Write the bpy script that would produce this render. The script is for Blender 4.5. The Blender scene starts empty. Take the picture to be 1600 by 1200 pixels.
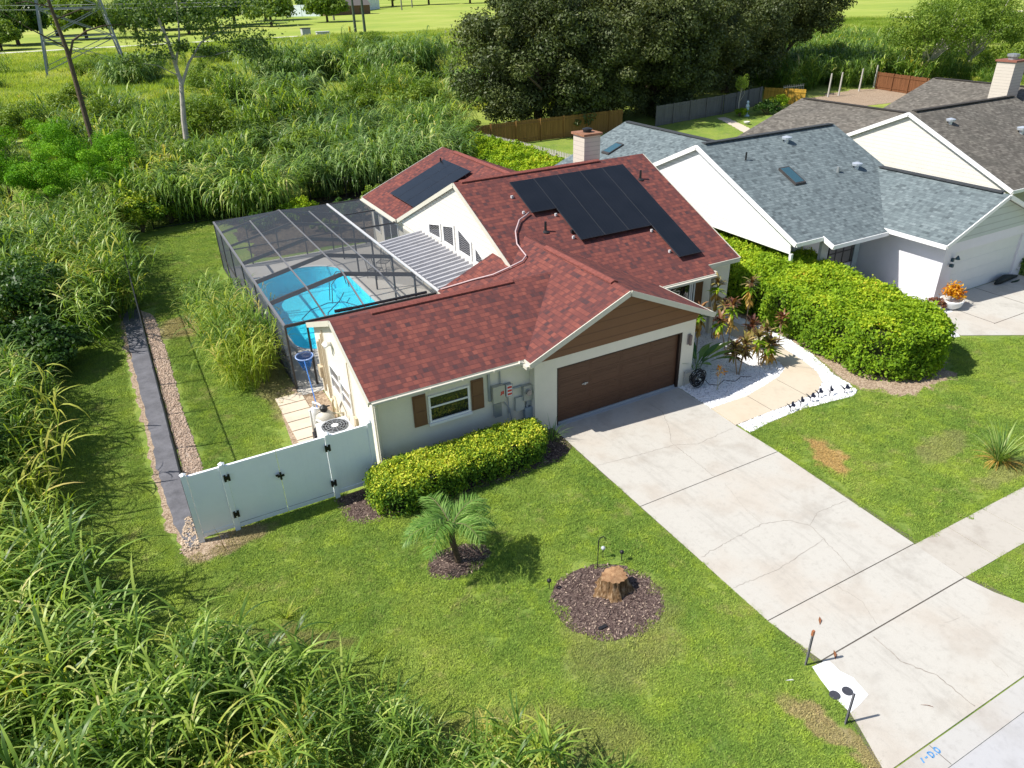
import bpy, math, random
import numpy as np
R_=math.radians
# ------------------------------------------------------------ camera, sky, sun, exposure
S=bpy.context.scene
cam=bpy.data.cameras.new('camera'); cam.sensor_width=36; cam.lens=25.706; cam.clip_end=3000
co=bpy.data.objects.new('camera',cam); S.collection.objects.link(co); S.camera=co
from mathutils import Matrix, Vector
yaw,pitch,roll=R_(27.9084),R_(28.8946),R_(-1.7570)
fwd=Vector((math.sin(yaw)*math.cos(pitch),math.cos(yaw)*math.cos(pitch),-math.sin(pitch)))
rt=Vector((math.cos(yaw),-math.sin(yaw),0)); up=rt.cross(fwd)
r2=math.cos(roll)*rt+math.sin(roll)*up; u2=-math.sin(roll)*rt+math.cos(roll)*up
M=Matrix((r2,u2,-fwd)).transposed().to_4x4(); M.translation=Vector((-10.52,-16.88,12.58))
co.matrix_world=M
W=bpy.data.worlds.new('World'); S.world=W; W.use_nodes=True
nt=W.node_tree; bg=nt.nodes['Background']; sk=nt.nodes.new('ShaderNodeTexSky'); sk.sky_type='NISHITA'
sk.sun_disc=False; SUN_EL=R_(49); SUN_AZ=R_(164)   # azimuth measured from +X towards +Y
sk.sun_elevation=SUN_EL; sk.sun_rotation=R_(90)-SUN_AZ; sk.air_density=1.0; sk.dust_density=1.0
nt.links.new(sk.outputs[0],bg.inputs[0]); bg.inputs[1].default_value=0.105
sl=bpy.data.lights.new('sun','SUN'); sl.energy=5.0; sl.angle=R_(0.53); sl.color=(1,0.95,0.87)
so=bpy.data.objects.new('sun',sl); S.collection.objects.link(so)
sd=Vector((math.cos(SUN_EL)*math.cos(SUN_AZ),math.cos(SUN_EL)*math.sin(SUN_AZ),math.sin(SUN_EL)))
so.rotation_euler=sd.to_track_quat('Z','Y').to_euler()
S.view_settings.view_transform='Standard'; S.view_settings.look='None'; S.view_settings.exposure=0.42; S.view_settings.gamma=1
S.cycles.transparent_max_bounces=24; S.cycles.max_bounces=6; S.cycles.sample_clamp_indirect=4

rng=np.random.default_rng(7); random.seed(7)
COL=S.collection

# ------------------------------------------------------------ helpers
def tag(o,label=None,cat=None,group=None,kind=None):
    if label: o['label']=label
    if cat: o['category']=cat
    if group: o['group']=group
    if kind: o['kind']=kind
    return o
def thing(name,label,cat,loc=(0,0,0),group=None):
    o=bpy.data.objects.new(name,None); COL.objects.link(o); o.location=loc; o.empty_display_size=.2
    return tag(o,label,cat,group)
def wloc(o):
    v=Vector((0,0,0))
    while o is not None: v=v+o.location; o=o.parent
    return v
def link(name,me,parent=None,loc=None):
    """mesh given in world coordinates (loc None) or local coordinates about loc"""
    o=bpy.data.objects.new(name,me); COL.objects.link(o)
    if parent is not None: o.parent=parent
    if loc is not None: o.location=Vector(loc)-(wloc(parent) if parent is not None else Vector((0,0,0)))
    elif parent is not None: o.location=-wloc(parent)
    return o
def npmesh(name,V,F,mat,rnd=None,smooth=False):
    V=np.asarray(V,np.float32).reshape(-1,3); F=np.asarray(F,np.int32); k=F.shape[1]
    me=bpy.data.meshes.new(name); me.vertices.add(len(V)); me.vertices.foreach_set('co',V.ravel())
    me.loops.add(F.size); me.loops.foreach_set('vertex_index',F.ravel())
    me.polygons.add(len(F)); me.polygons.foreach_set('loop_start',np.arange(len(F),dtype=np.int32)*k)
    if smooth: me.polygons.foreach_set('use_smooth',np.ones(len(F),bool))
    if rnd is not None:
        a=me.attributes.new('rnd','FLOAT','POINT'); a.data.foreach_set('value',np.asarray(rnd,np.float32))
    me.materials.append(mat); me.update(calc_edges=True); return me
class MB:
    def __init__(s): s.v=[]; s.f=[]; s.uv=[]; s.mi=[]; s.m=0
    def poly(s,pts,uv=None):
        i=len(s.v); s.v+=[tuple(p) for p in pts]; s.f.append(list(range(i,i+len(pts)))); s.uv.append(uv); s.mi.append(s.m); return s
    def box(s,x0,x1,y0,y1,z0,z1):
        i=len(s.v); s.v+=[(x0,y0,z0),(x1,y0,z0),(x1,y1,z0),(x0,y1,z0),(x0,y0,z1),(x1,y0,z1),(x1,y1,z1),(x0,y1,z1)]
        for f in ((3,2,1,0),(4,5,6,7),(0,1,5,4),(1,2,6,5),(2,3,7,6),(3,0,4,7)): s.f.append([i+k for k in f]); s.uv.append(None); s.mi.append(s.m)
        return s
    def extr(s,pts,d):
        """closed prism: polygon pts swept by vector d"""
        n=len(pts); i=len(s.v); d=Vector(d); s.v+=[tuple(p) for p in pts]+[tuple(Vector(p)+d) for p in pts]
        s.f.append([i+k for k in range(n)][::-1]); s.f.append([i+n+k for k in range(n)])
        for k in range(n): s.f.append([i+k,i+(k+1)%n,i+n+(k+1)%n,i+n+k])
        s.uv+=[None]*(n+2); s.mi+=[s.m]*(n+2); return s
    def beam(s,p0,p1,w,h,upv=(0,0,1)):
        p0=Vector(p0);p1=Vector(p1); d=(p1-p0).normalized(); u=Vector(upv); 
        if abs(d.dot(u))>.98: u=Vector((0,1,0))
        sd_=d.cross(u).normalized()*w/2; uu=sd_.cross(d).normalized()*h/2
        return s.extr([p0-sd_-uu,p0+sd_-uu,p0+sd_+uu,p0-sd_+uu],p1-p0)
    def tube(s,pts,r,n=8,cap=True):
        pts=[Vector(p) for p in pts]; rr=r if isinstance(r,(list,tuple)) else [r]*len(pts); i0=len(s.v); ref=None
        for k,p in enumerate(pts):
            d=(pts[min(k+1,len(pts)-1)]-pts[max(k-1,0)]).normalized()
            if ref is None: ref=Vector((0,0,1)) if abs(d.z)<.9 else Vector((1,0,0))
            a=d.cross(ref).normalized(); ref=a.cross(d).normalized(); b=ref
            for j in range(n):
                t=2*math.pi*j/n; s.v.append(tuple(p+(a*math.cos(t)+b*math.sin(t))*rr[k]))
        for k in range(len(pts)-1):
            for j in range(n):
                q=i0+k*n; s.f.append([q+j,q+(j+1)%n,q+n+(j+1)%n,q+n+j]); s.uv.append(None); s.mi.append(s.m)
        if cap:
            s.f.append([i0+j for j in range(n)][::-1]); s.f.append([i0+(len(pts)-1)*n+j for j in range(n)]); s.uv+=[None,None]; s.mi+=[s.m]*2
        return s
    def lathe(s,c,prof,n=20):
        return s.tube([(c[0],c[1],c[2]+z) for r,z in prof],[max(r,1e-4) for r,z in prof],n) if False else s._lathe(c,prof,n)
    def _lathe(s,c,prof,n):
        i0=len(s.v)
        for r,z in prof:
            for j in range(n):
                t=2*math.pi*j/n; s.v.append((c[0]+r*math.cos(t),c[1]+r*math.sin(t),c[2]+z))
        for k in range(len(prof)-1):
            for j in range(n):
                q=i0+k*n; s.f.append([q+j,q+(j+1)%n,q+n+(j+1)%n,q+n+j]); s.uv.append(None); s.mi.append(s.m)
        s.f.append([i0+j for j in range(n)][::-1]); s.f.append([i0+(len(prof)-1)*n+j for j in range(n)]); s.uv+=[None,None]; s.mi+=[s.m]*2
        return s
    def mesh(s,name,mats,smooth=False):
        me=bpy.data.meshes.new(name); me.from_pydata(s.v,[],s.f)
        for m in (mats if isinstance(mats,(list,tuple)) else [mats]): me.materials.append(m)
        if any(u is not None for u in s.uv):
            L=me.uv_layers.new(name='UVMap'); k=0
            for f,u in zip(s.f,s.uv):
                for j in range(len(f)):
                    L.data[k].uv=u[j] if u else (0,0); k+=1
        me.polygons.foreach_set('material_index',s.mi)
        if smooth: me.polygons.foreach_set('use_smooth',[True]*len(s.f))
        me.update(); return me
    def build(s,name,mats,parent=None,smooth=False,loc=None):
        return link(name,s.mesh(name,mats,smooth),parent,loc)
def bevel(o,w=.01,seg=2):
    m=o.modifiers.new('bevel','BEVEL'); m.width=w; m.segments=seg; m.limit_method='ANGLE'; return o

# ------------------------------------------------------------ materials
class NT:
    def __init__(s,name):
        s.m=bpy.data.materials.new(name); s.m.use_nodes=True; s.t=s.m.node_tree; s.t.nodes.clear(); s.out=s.n('OutputMaterial')
    def n(s,typ,**kw):
        nd=s.t.nodes.new('ShaderNode'+typ)
        for k,v in kw.items(): setattr(nd,k,v)
        return nd
    def l(s,a,b): s.t.links.new(a,b)
    def val(s,sock,v):
        if isinstance(v,bpy.types.NodeSocket): s.l(v,sock)
        elif isinstance(v,(tuple,list)): sock.default_value=(*v,1) if (len(v)==3 and len(sock.default_value)==4) else v
        else: sock.default_value=v
    def math(s,op,a,b=0.,c=None,clamp=False):
        nd=s.n('Math',operation=op,use_clamp=clamp); s.val(nd.inputs[0],a); s.val(nd.inputs[1],b)
        if c is not None: s.val(nd.inputs[2],c)
        return nd.outputs[0]
    def vmath(s,op,a,b=None,out=0):
        nd=s.n('VectorMath',operation=op); s.val(nd.inputs[0],a)
        if b is not None: s.val(nd.inputs[1],b)
        return nd.outputs[out]
    def noise(s,vec,scale,detail=4,rough=.55,out=0,dist=0):
        nd=s.n('TexNoise'); s.l(vec,nd.inputs['Vector']); nd.inputs['Scale'].default_value=scale; nd.inputs['Detail'].default_value=detail
        nd.inputs['Roughness'].default_value=rough; nd.inputs['Distortion'].default_value=dist; return nd.outputs[out]
    def ramp(s,fac,stops,interp='LINEAR'):
        nd=s.n('ValToRGB'); s.val(nd.inputs[0],fac); cr=nd.color_ramp; cr.interpolation=interp
        while len(cr.elements)<len(stops): cr.elements.new(.5)
        for e,(p,c) in zip(cr.elements,stops):
            e.position=p; e.color=(*c,1) if isinstance(c,(tuple,list)) else (c,c,c,1)
        return nd.outputs[0]
    def mix(s,fac,a,b,blend='MIX'):
        nd=s.n('Mix',data_type='RGBA',blend_type=blend); s.val(nd.inputs[0],fac); s.val(nd.inputs[6],a); s.val(nd.inputs[7],b); return nd.outputs[2]
    def pos(s): return s.n('NewGeometry').outputs['Position']
    def obj(s): return s.n('TexCoord').outputs['Object']
    def scale(s,vec,v):
        nd=s.n('Mapping'); s.l(vec,nd.inputs[0]); nd.inputs['Scale'].default_value=v; return nd.outputs[0]
    def smooth(s,x,a,b):
        nd=s.n('MapRange',interpolation_type='SMOOTHSTEP'); s.val(nd.inputs[0],x); nd.inputs[1].default_value=a; nd.inputs[2].default_value=b; return nd.outputs[0]
    def bump(s,h,strength=.3,dist=.02):
        nd=s.n('Bump'); nd.inputs['Strength'].default_value=strength; nd.inputs['Distance'].default_value=dist; s.l(h,nd.inputs['Height']); return nd.outputs[0]
    def pbr(s,color,rough=.7,spec=.3,metal=0,normal=None,coat=0):
        b=s.n('BsdfPrincipled'); s.val(b.inputs['Base Color'],color); s.val(b.inputs['Roughness'],rough)
        b.inputs['Specular IOR Level'].default_value=spec; b.inputs['Metallic'].default_value=metal
        if coat: b.inputs['Coat Weight'].default_value=coat
        if normal is not None: s.l(normal,b.inputs['Normal'])
        s.l(b.outputs[0],s.out.inputs[0]); s.b=b; return s.m
def paint(name,c,rough=.6,var=.08,scale=3,bumps=0,spec=.3,metal=0):
    t=NT(name); p=t.pos(); n=t.noise(p,scale,5,.6); n2=t.noise(p,scale*9,3)
    f=t.math('ADD',t.math('MULTIPLY',n,.7),t.math('MULTIPLY',n2,.3))
    col=t.ramp(f,[(.3,tuple(x*(1-var) for x in c)),(.7,tuple(min(1,x*(1+var)) for x in c))])
    nm=t.bump(t.noise(p,scale*30,3),bumps,.01) if bumps else None
    return t.pbr(col,rough,spec,metal,nm)
def foliage(name,stops,trans=.3,rough=.5,spec=.25,world=.35,wscale=.6):
    t=NT(name); a=t.n('Attribute',attribute_name='rnd').outputs['Fac']; n=t.noise(t.pos(),wscale,3)
    f=t.math('ADD',t.math('MULTIPLY',a,1-world),t.math('MULTIPLY',t.smooth(n,.3,.7),world))
    col=t.ramp(f,stops); t.pbr(col,rough,spec)
    tr=t.n('BsdfTranslucent'); t.l(t.mix(1.,col,(1.6,1.55,.45),'MULTIPLY'),tr.inputs[0])
    mx=t.n('MixShader'); mx.inputs[0].default_value=trans; t.l(t.b.outputs[0],mx.inputs[1]); t.l(tr.outputs[0],mx.inputs[2]); t.l(mx.outputs[0],t.out.inputs[0])
    return t.m
def shingles(name,stops,rowc=.2,wid=.2,dirt=None):
    t=NT(name); uv=t.n('UVMap').outputs[0]; 
    wob=t.vmath('ADD',uv,t.vmath('MULTIPLY',t.vmath('SUBTRACT',t.noise(uv,6,2,out=1),(.5,.5,.5)),(.03,.01,0)))
    def brick(w,off,freq=2,ms=.010):
        b=t.n('TexBrick',offset=off,offset_frequency=freq,squash=1.); t.l(wob,b.inputs[0])
        b.inputs['Scale'].default_value=1; b.inputs['Brick Width'].default_value=w; b.inputs['Row Height'].default_value=rowc
        b.inputs['Mortar Size'].default_value=ms; b.inputs['Mortar Smooth'].default_value=.3
        b.inputs['Color1'].default_value=(0,0,0,1); b.inputs['Color2'].default_value=(1,1,1,1); b.inputs['Mortar'].default_value=(.4,.4,.4,1); return b
    b1=brick(wid,.37,3); b2=brick(wid*1.7,.61,2)
    rv=t.math('ADD',t.math('MULTIPLY',b1.outputs[0],.62),t.math('MULTIPLY',b2.outputs[0],.38))
    gr=t.noise(uv,60,3,.7); f=t.math('ADD',t.math('MULTIPLY',rv,.8),t.math('MULTIPLY',gr,.2))
    col=t.ramp(f,stops)
    big=t.noise(t.pos(),.5,3); col=t.mix(t.math('MULTIPLY',t.smooth(big,.35,.7),.35),col,t.mix(1.,col,(.8,.82,.85),'MULTIPLY'))
    if dirt: col=t.mix(t.math('MULTIPLY',t.smooth(t.noise(t.pos(),1.1,5,.65),.45,.7),.6),col,dirt)
    # butt edge of every course: bump step, with its shadow painted into the colour
    sep=t.n('SeparateXYZ'); t.l(wob,sep.inputs[0]); fr=t.math('FRACT',t.math('DIVIDE',sep.outputs[1],rowc))
    edge=t.math('SUBTRACT',1.,t.smooth(fr,.0,.13)); 
    jag=t.smooth(b1.outputs[0],.45,.55)
    col=t.mix(t.math('MULTIPLY',edge,t.math('ADD',.35,t.math('MULTIPLY',jag,.6))),col,t.mix(1.,col,(.35,.33,.35),'MULTIPLY'))
    h=t.math('ADD',t.math('SUBTRACT',1.,fr),t.math('MULTIPLY',gr,.25))
    return t.pbr(col,.92,.15,normal=t.bump(h,.5,.012))
def siding(name,c,pitch=.2,axis=2):
    t=NT(name); p=t.pos(); sep=t.n('SeparateXYZ'); t.l(p,sep.inputs[0]); fr=t.math('FRACT',t.math('DIVIDE',sep.outputs[axis],pitch))
    groove=t.math('SUBTRACT',1.,t.smooth(fr,.0,.2)); n=t.noise(p,2.,5)
    col=t.ramp(n,[(.3,tuple(x*.94 for x in c)),(.7,c)]); col=t.mix(t.math('MULTIPLY',groove,.6),col,tuple(x*.4 for x in c))
    return t.pbr(col,.55,.3,normal=t.bump(fr,.35,.02))
def concrete(name,c,dark,warm,stain=.6):
    t=NT(name); p=t.pos(); n1=t.noise(p,.9,6,.65); n2=t.noise(p,7,5,.7); n3=t.noise(p,60,3,.6)
    col=t.mix(t.math('MULTIPLY',t.smooth(n1,.48,.72),stain),c,dark); col=t.mix(t.math('MULTIPLY',t.smooth(t.noise(p,.45,4),.45,.65),.55),col,warm)
    col=t.mix(t.math('MULTIPLY',t.smooth(n2,.5,.78),.42),col,dark); col=t.mix(t.math('MULTIPLY',t.smooth(n3,.55,.75),.3),col,dark)
    st=t.noise(t.scale(p,(3.5,.45,1)),1.3,6,.7); col=t.mix(t.math('MULTIPLY',t.smooth(st,.56,.76),.35),col,dark)
    if name.startswith('driveway'):
        sp=t.n('SeparateXYZ'); t.l(p,sp.inputs[0])
        for xc in (1.15,3.35):
            d_=t.math('ABSOLUTE',t.math('SUBTRACT',t.math('ADD',sp.outputs[0],t.math('MULTIPLY',t.noise(p,.6,3),.3)),xc+.15)); ln=t.smooth(d_,.5,.12)
            col=t.mix(t.math('MULTIPLY',t.math('MULTIPLY',ln,t.smooth(t.noise(t.scale(p,(3,.5,1)),2.,6,.75),.42,.7)),.38),col,dark)
        sp2=t.noise(p,3.2,7,.8); col=t.mix(t.math('MULTIPLY',t.smooth(sp2,.60,.74),.5),col,tuple(x*.72 for x in dark))
        n5=t.noise(p,120,2,.6); col=t.mix(t.math('MULTIPLY',t.smooth(n5,.56,.7),.35),col,tuple(x*.8 for x in dark))
    return t.pbr(col,.9,.15,normal=t.bump(n3,.25,.006))
WHITE=paint('white paint',(.80,.80,.79),.45,.03); CREAMTRIM=paint('cream trim paint',(.56,.54,.46),.5,.05)
STUCCO=paint('cream stucco',(.72,.68,.58),.85,.05,2,.35); BROWN=paint('brown siding paint',(.17,.088,.045),.6,.1,4)
VINYL=paint('white vinyl',(.90,.93,.96),.35,.03,1.5); BLACKM=paint('black metal',(.02,.02,.022),.45,.1)
BRONZE=paint('bronze aluminium',(.055,.05,.048),.45,.15); ALUW=paint('pale aluminium',(.55,.55,.56),.4,.06)
GREYP=paint('grey paint',(.33,.35,.37),.5,.06); GALV=paint('galvanised steel',(.36,.38,.39),.42,.15,6,0,.5,.5)
RED=shingles('red shingles',[(.12,(.070,.040,.043)),(.34,(.115,.046,.044)),(.52,(.158,.055,.048)),(.72,(.205,.068,.054)),(.92,(.245,.085,.064))],.17,.16)
BLUEG=shingles('blue grey shingles',[(.1,(.075,.093,.10)),(.4,(.130,.160,.170)),(.6,(.158,.196,.205)),(.9,(.21,.25,.26))],.15,.17)
BRNG=shingles('weathered brown shingles',[(.1,(.085,.076,.066)),(.4,(.125,.114,.098)),(.6,(.16,.146,.126)),(.9,(.22,.205,.175))],.16,.2,dirt=(.085,.08,.068))
SID=siding('pale lap siding',(.74,.71,.65)); SIDW=siding('white lap siding',(.78,.79,.80)); SIDBR=siding('brown lap siding',(.175,.085,.040),.3); SIDGR=siding('pale grey siding',(.50,.55,.54),.3)
LAV=paint('pale lavender stucco',(.70,.69,.73),.85,.04,2,.3); LAVD=paint('lavender grey stucco',(.42,.41,.43),.85,.04,2,.3)
def glassm(name,c=(.012,.016,.018),rough=.04,stripes=None):
    t=NT(name)
    if stripes:
        sep=t.n('SeparateXYZ'); t.l(t.pos(),sep.inputs[0]); fr=t.math('FRACT',t.math('DIVIDE',sep.outputs[2],stripes)); c=t.mix(t.smooth(fr,.55,.65),c,(.16,.16,.17))
    m=t.pbr(c,rough,.8); return m
GLASS=glassm('dark window glass'); GLASSB=glassm('window glass with blinds behind',(.02,.02,.022),.08,.085)
GLASSL=glassm('pale window glass',(.20,.19,.18),.15)
GLASSSKY=glassm('skylight glass',(.04,.10,.13),.05)
def panelmat():
    t=NT('solar panel glass'); uv=t.n('UVMap').outputs[0]; sep=t.n('SeparateXYZ'); t.l(uv,sep.inputs[0])
    g=[]
    for k,sz in ((0,.166),(1,.083)):
        fr=t.math('FRACT',t.math('DIVIDE',sep.outputs[k],sz)); g.append(t.math('LESS_THAN',fr,.07 if k==0 else .05))
    line=t.math('MAXIMUM',g[0],g[1]); n=t.noise(t.pos(),1.2,4)
    col=t.mix(t.math('MULTIPLY',line,.35),t.ramp(n,[(.3,(.008,.010,.014)),(.7,(.012,.014,.019))]),(.032,.036,.044))
    return t.pbr(col,.28,.38,normal=t.bump(t.noise(t.pos(),2,2),.03,.01))
PANEL=panelmat()
# lawn colour is a property of the turf: patches of species, dry spots, clover
def lawnmat(name,leaf=False,mown=False):
    t=NT(name); p=t.pos(); flat=t.vmath('MULTIPLY',p,(1,1,0))
    n1=t.noise(flat,.38,8,.68); n2=t.noise(flat,1.5,8,.72); n3=t.noise(flat,9.,5,.75); n4=t.noise(flat,28.,3,.7)
    col=t.ramp(n1,[(.34,(.135,.225,.040)),(.5,(.205,.290,.052)),(.66,(.285,.345,.070))])
    col=t.mix(t.math('MULTIPLY',t.smooth(n2,.49,.62),.5),col,(.29,.38,.042))
    col=t.mix(t.math('MULTIPLY',t.smooth(t.noise(flat,2.1,8,.74,dist=.3),.53,.66),.5),col,(.11,.20,.040))
    col=t.mix(t.math('MULTIPLY',t.smooth(t.noise(t.vmath('ADD',flat,(31.,7.,0)),.95,9,.76),.53,.68),.6),col,(.36,.32,.14))
    col=t.mix(t.math('MULTIPLY',t.smooth(t.noise(t.vmath('ADD',flat,(3.,17.,0)),3.1,6,.74),.59,.70),.42),col,(.42,.35,.18))
    col=t.mix(t.math('MULTIPLY',t.smooth(n3,.52,.70),.6),col,(.33,.40,.075)); col=t.mix(t.math('MULTIPLY',t.smooth(n3,.48,.32),.5),col,(.07,.12,.025))
    col=t.mix(t.math('MULTIPLY',t.smooth(n4,.5,.36),.55),col,(.05,.085,.02))
    wob=t.vmath('ADD',flat,t.vmath('MULTIPLY',t.vmath('SUBTRACT',t.noise(flat,1.6,4,out=1),(.5,.5,.5)),(1.1,1.1,0)))
    for (cx,cy,ax,ay,rot,amt,cc) in [(6.0,-5.5,.98,.42,1.16,.9,(.44,.29,.13)),(9.3,-6.9,1.2,.5,.2,.45,(.30,.25,.14)),(9.6,-8.6,1.3,.35,0,.45,(.28,.23,.13)),(-10.2,-.35,1.1,.45,.1,.8,(.33,.25,.16)),
                                  (-3.2,-7.9,1.6,1.2,.5,.35,(.27,.22,.12)),(-9.4,-4.5,1.2,.35,-.7,.5,(.22,.16,.09)),(-1.2,-11.9,.25,1.3,0.2,.7,(.36,.26,.16)),(-7.2,8.0,.7,3.6,0,.6,(.30,.23,.15)),(3.2,-1.2,.2,.2,0,0,(.3,.2,.1)),
                                  (-9.2,15,1.4,1.2,0,.7,(.40,.30,.17)),(-6.2,-9.2,2.2,.8,-.5,.4,(.25,.2,.1))]:
        d=t.vmath('SUBTRACT',wob,(cx,cy,0.)); mp=t.n('Mapping'); t.l(d,mp.inputs[0]); mp.inputs['Rotation'].default_value=(0,0,-rot)
        dd=t.vmath('MULTIPLY',mp.outputs[0],(1/ax,1/ay,0)); ln=t.vmath('LENGTH',dd,out=1)
        col=t.mix(t.math('MULTIPLY',t.smooth(ln,1.25,.75),amt),col,cc)
    if leaf:
        a=t.n('Attribute',attribute_name='rnd').outputs['Fac']; col=t.mix(1.,col,t.ramp(a,[(0,(1.0,1.05,.95)),(.6,(1.4,1.42,1.3)),(1,(1.8,1.8,1.6))]),'MULTIPLY')
    t.pbr(col,.75,.15,normal=None if leaf else t.bump(t.noise(flat,40,4,.7),.8,.03))
    if leaf:
        tr=t.n('BsdfTranslucent'); t.l(col,tr.inputs[0]); mx=t.n('MixShader'); mx.inputs[0].default_value=.25
        t.l(t.b.outputs[0],mx.inputs[1]); t.l(tr.outputs[0],mx.inputs[2]); t.l(mx.outputs[0],t.out.inputs[0])
    return t.m
LAWN=lawnmat('lawn ground'); LAWNB=lawnmat('lawn blades',True)
def fieldmat():
    t=NT('rough field ground'); p=t.vmath('MULTIPLY',t.pos(),(1,1,0)); n1=t.noise(p,.035,6,.6); n2=t.noise(p,.5,5,.7)
    col=t.ramp(n1,[(.3,(.12,.18,.035)),(.5,(.26,.32,.06)),(.7,(.40,.42,.12))]); col=t.mix(t.math('MULTIPLY',t.smooth(n2,.45,.7),.5),col,(.09,.14,.03))
    return t.pbr(col,.9,.1,normal=t.bump(n2,.9,.3))
FIELD=fieldmat()
def mownmat():
    t=NT('mown field'); p=t.vmath('MULTIPLY',t.pos(),(1,1,0)); n1=t.noise(p,.02,6,.65); n2=t.noise(t.scale(p,(.35,1.5,1)),.12,5,.6)
    col=t.ramp(n1,[(.3,(.22,.31,.055)),(.5,(.31,.38,.07)),(.7,(.42,.43,.12))]); col=t.mix(t.math('MULTIPLY',t.smooth(n2,.5,.7),.5),col,(.13,.22,.04))
    return t.pbr(col,.9,.1)
MOWN=mownmat()
CONC=concrete('driveway concrete',(.495,.475,.43),(.32,.30,.268),(.49,.435,.37)); WALK=concrete('walkway concrete',(.56,.49,.385),(.42,.36,.28),(.58,.48,.36))
SIDEW=concrete('sidewalk concrete',(.46,.43,.38),(.31,.28,.24),(.46,.40,.345),.8); CURBM=concrete('curb concrete',(.46,.45,.43),(.30,.28,.26),(.45,.41,.36),.9)
STREET=concrete('street asphalt pale',(.44,.44,.45),(.30,.30,.31),(.44,.43,.42),.6); DECK=concrete('patio deck',(.55,.53,.49),(.42,.40,.37),(.56,.52,.46),.4)
def speck(name,stops,sc=40,bumps=.8,d=.03):
    t=NT(name); p=t.pos(); v=t.n('TexVoronoi'); t.l(t.scale(p,(1,1,.5)),v.inputs[0]); v.inputs['Scale'].default_value=sc
    c=t.n('SeparateColor'); t.l(v.outputs['Color'],c.inputs[0]); f=t.math('ADD',t.math('MULTIPLY',c.outputs[0],.65),t.math('MULTIPLY',t.noise(p,1.2,5,.7),.35))
    return t.pbr(t.ramp(f,stops),.9,.1,normal=t.bump(v.outputs['Distance'],bumps,d))
MULCH=speck('bark mulch',[(.15,(.035,.022,.020)),(.45,(.095,.065,.058)),(.7,(.16,.115,.10)),(.93,(.36,.28,.23))],34)
GRAVW=speck('white gravel bed',[(.1,(.45,.46,.5)),(.5,(.7,.7,.72)),(.9,(.82,.82,.82))],30)
GRAVT=speck('tan gravel strip',[(.1,(.17,.12,.09)),(.5,(.42,.32,.25)),(.9,(.66,.56,.47))],22)
FABRIC=paint('weed barrier cloth',(.135,.135,.15),.75,.35,2.2,.3); SAND=speck('sandy soil',[(.1,(.16,.11,.075)),(.5,(.36,.27,.19)),(.9,(.5,.4,.3))],26,.6)
PAVER=concrete('stepping pavers',(.60,.52,.42),(.42,.36,.29),(.62,.52,.4))
BARK=paint('brown bark',(.12,.088,.062),.9,.4,5,.9); BARKG=paint('pale grey bark',(.46,.42,.36),.9,.3,3,.6); STEMM=paint('plant stem',(.17,.14,.08),.8,.2,6)
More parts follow.
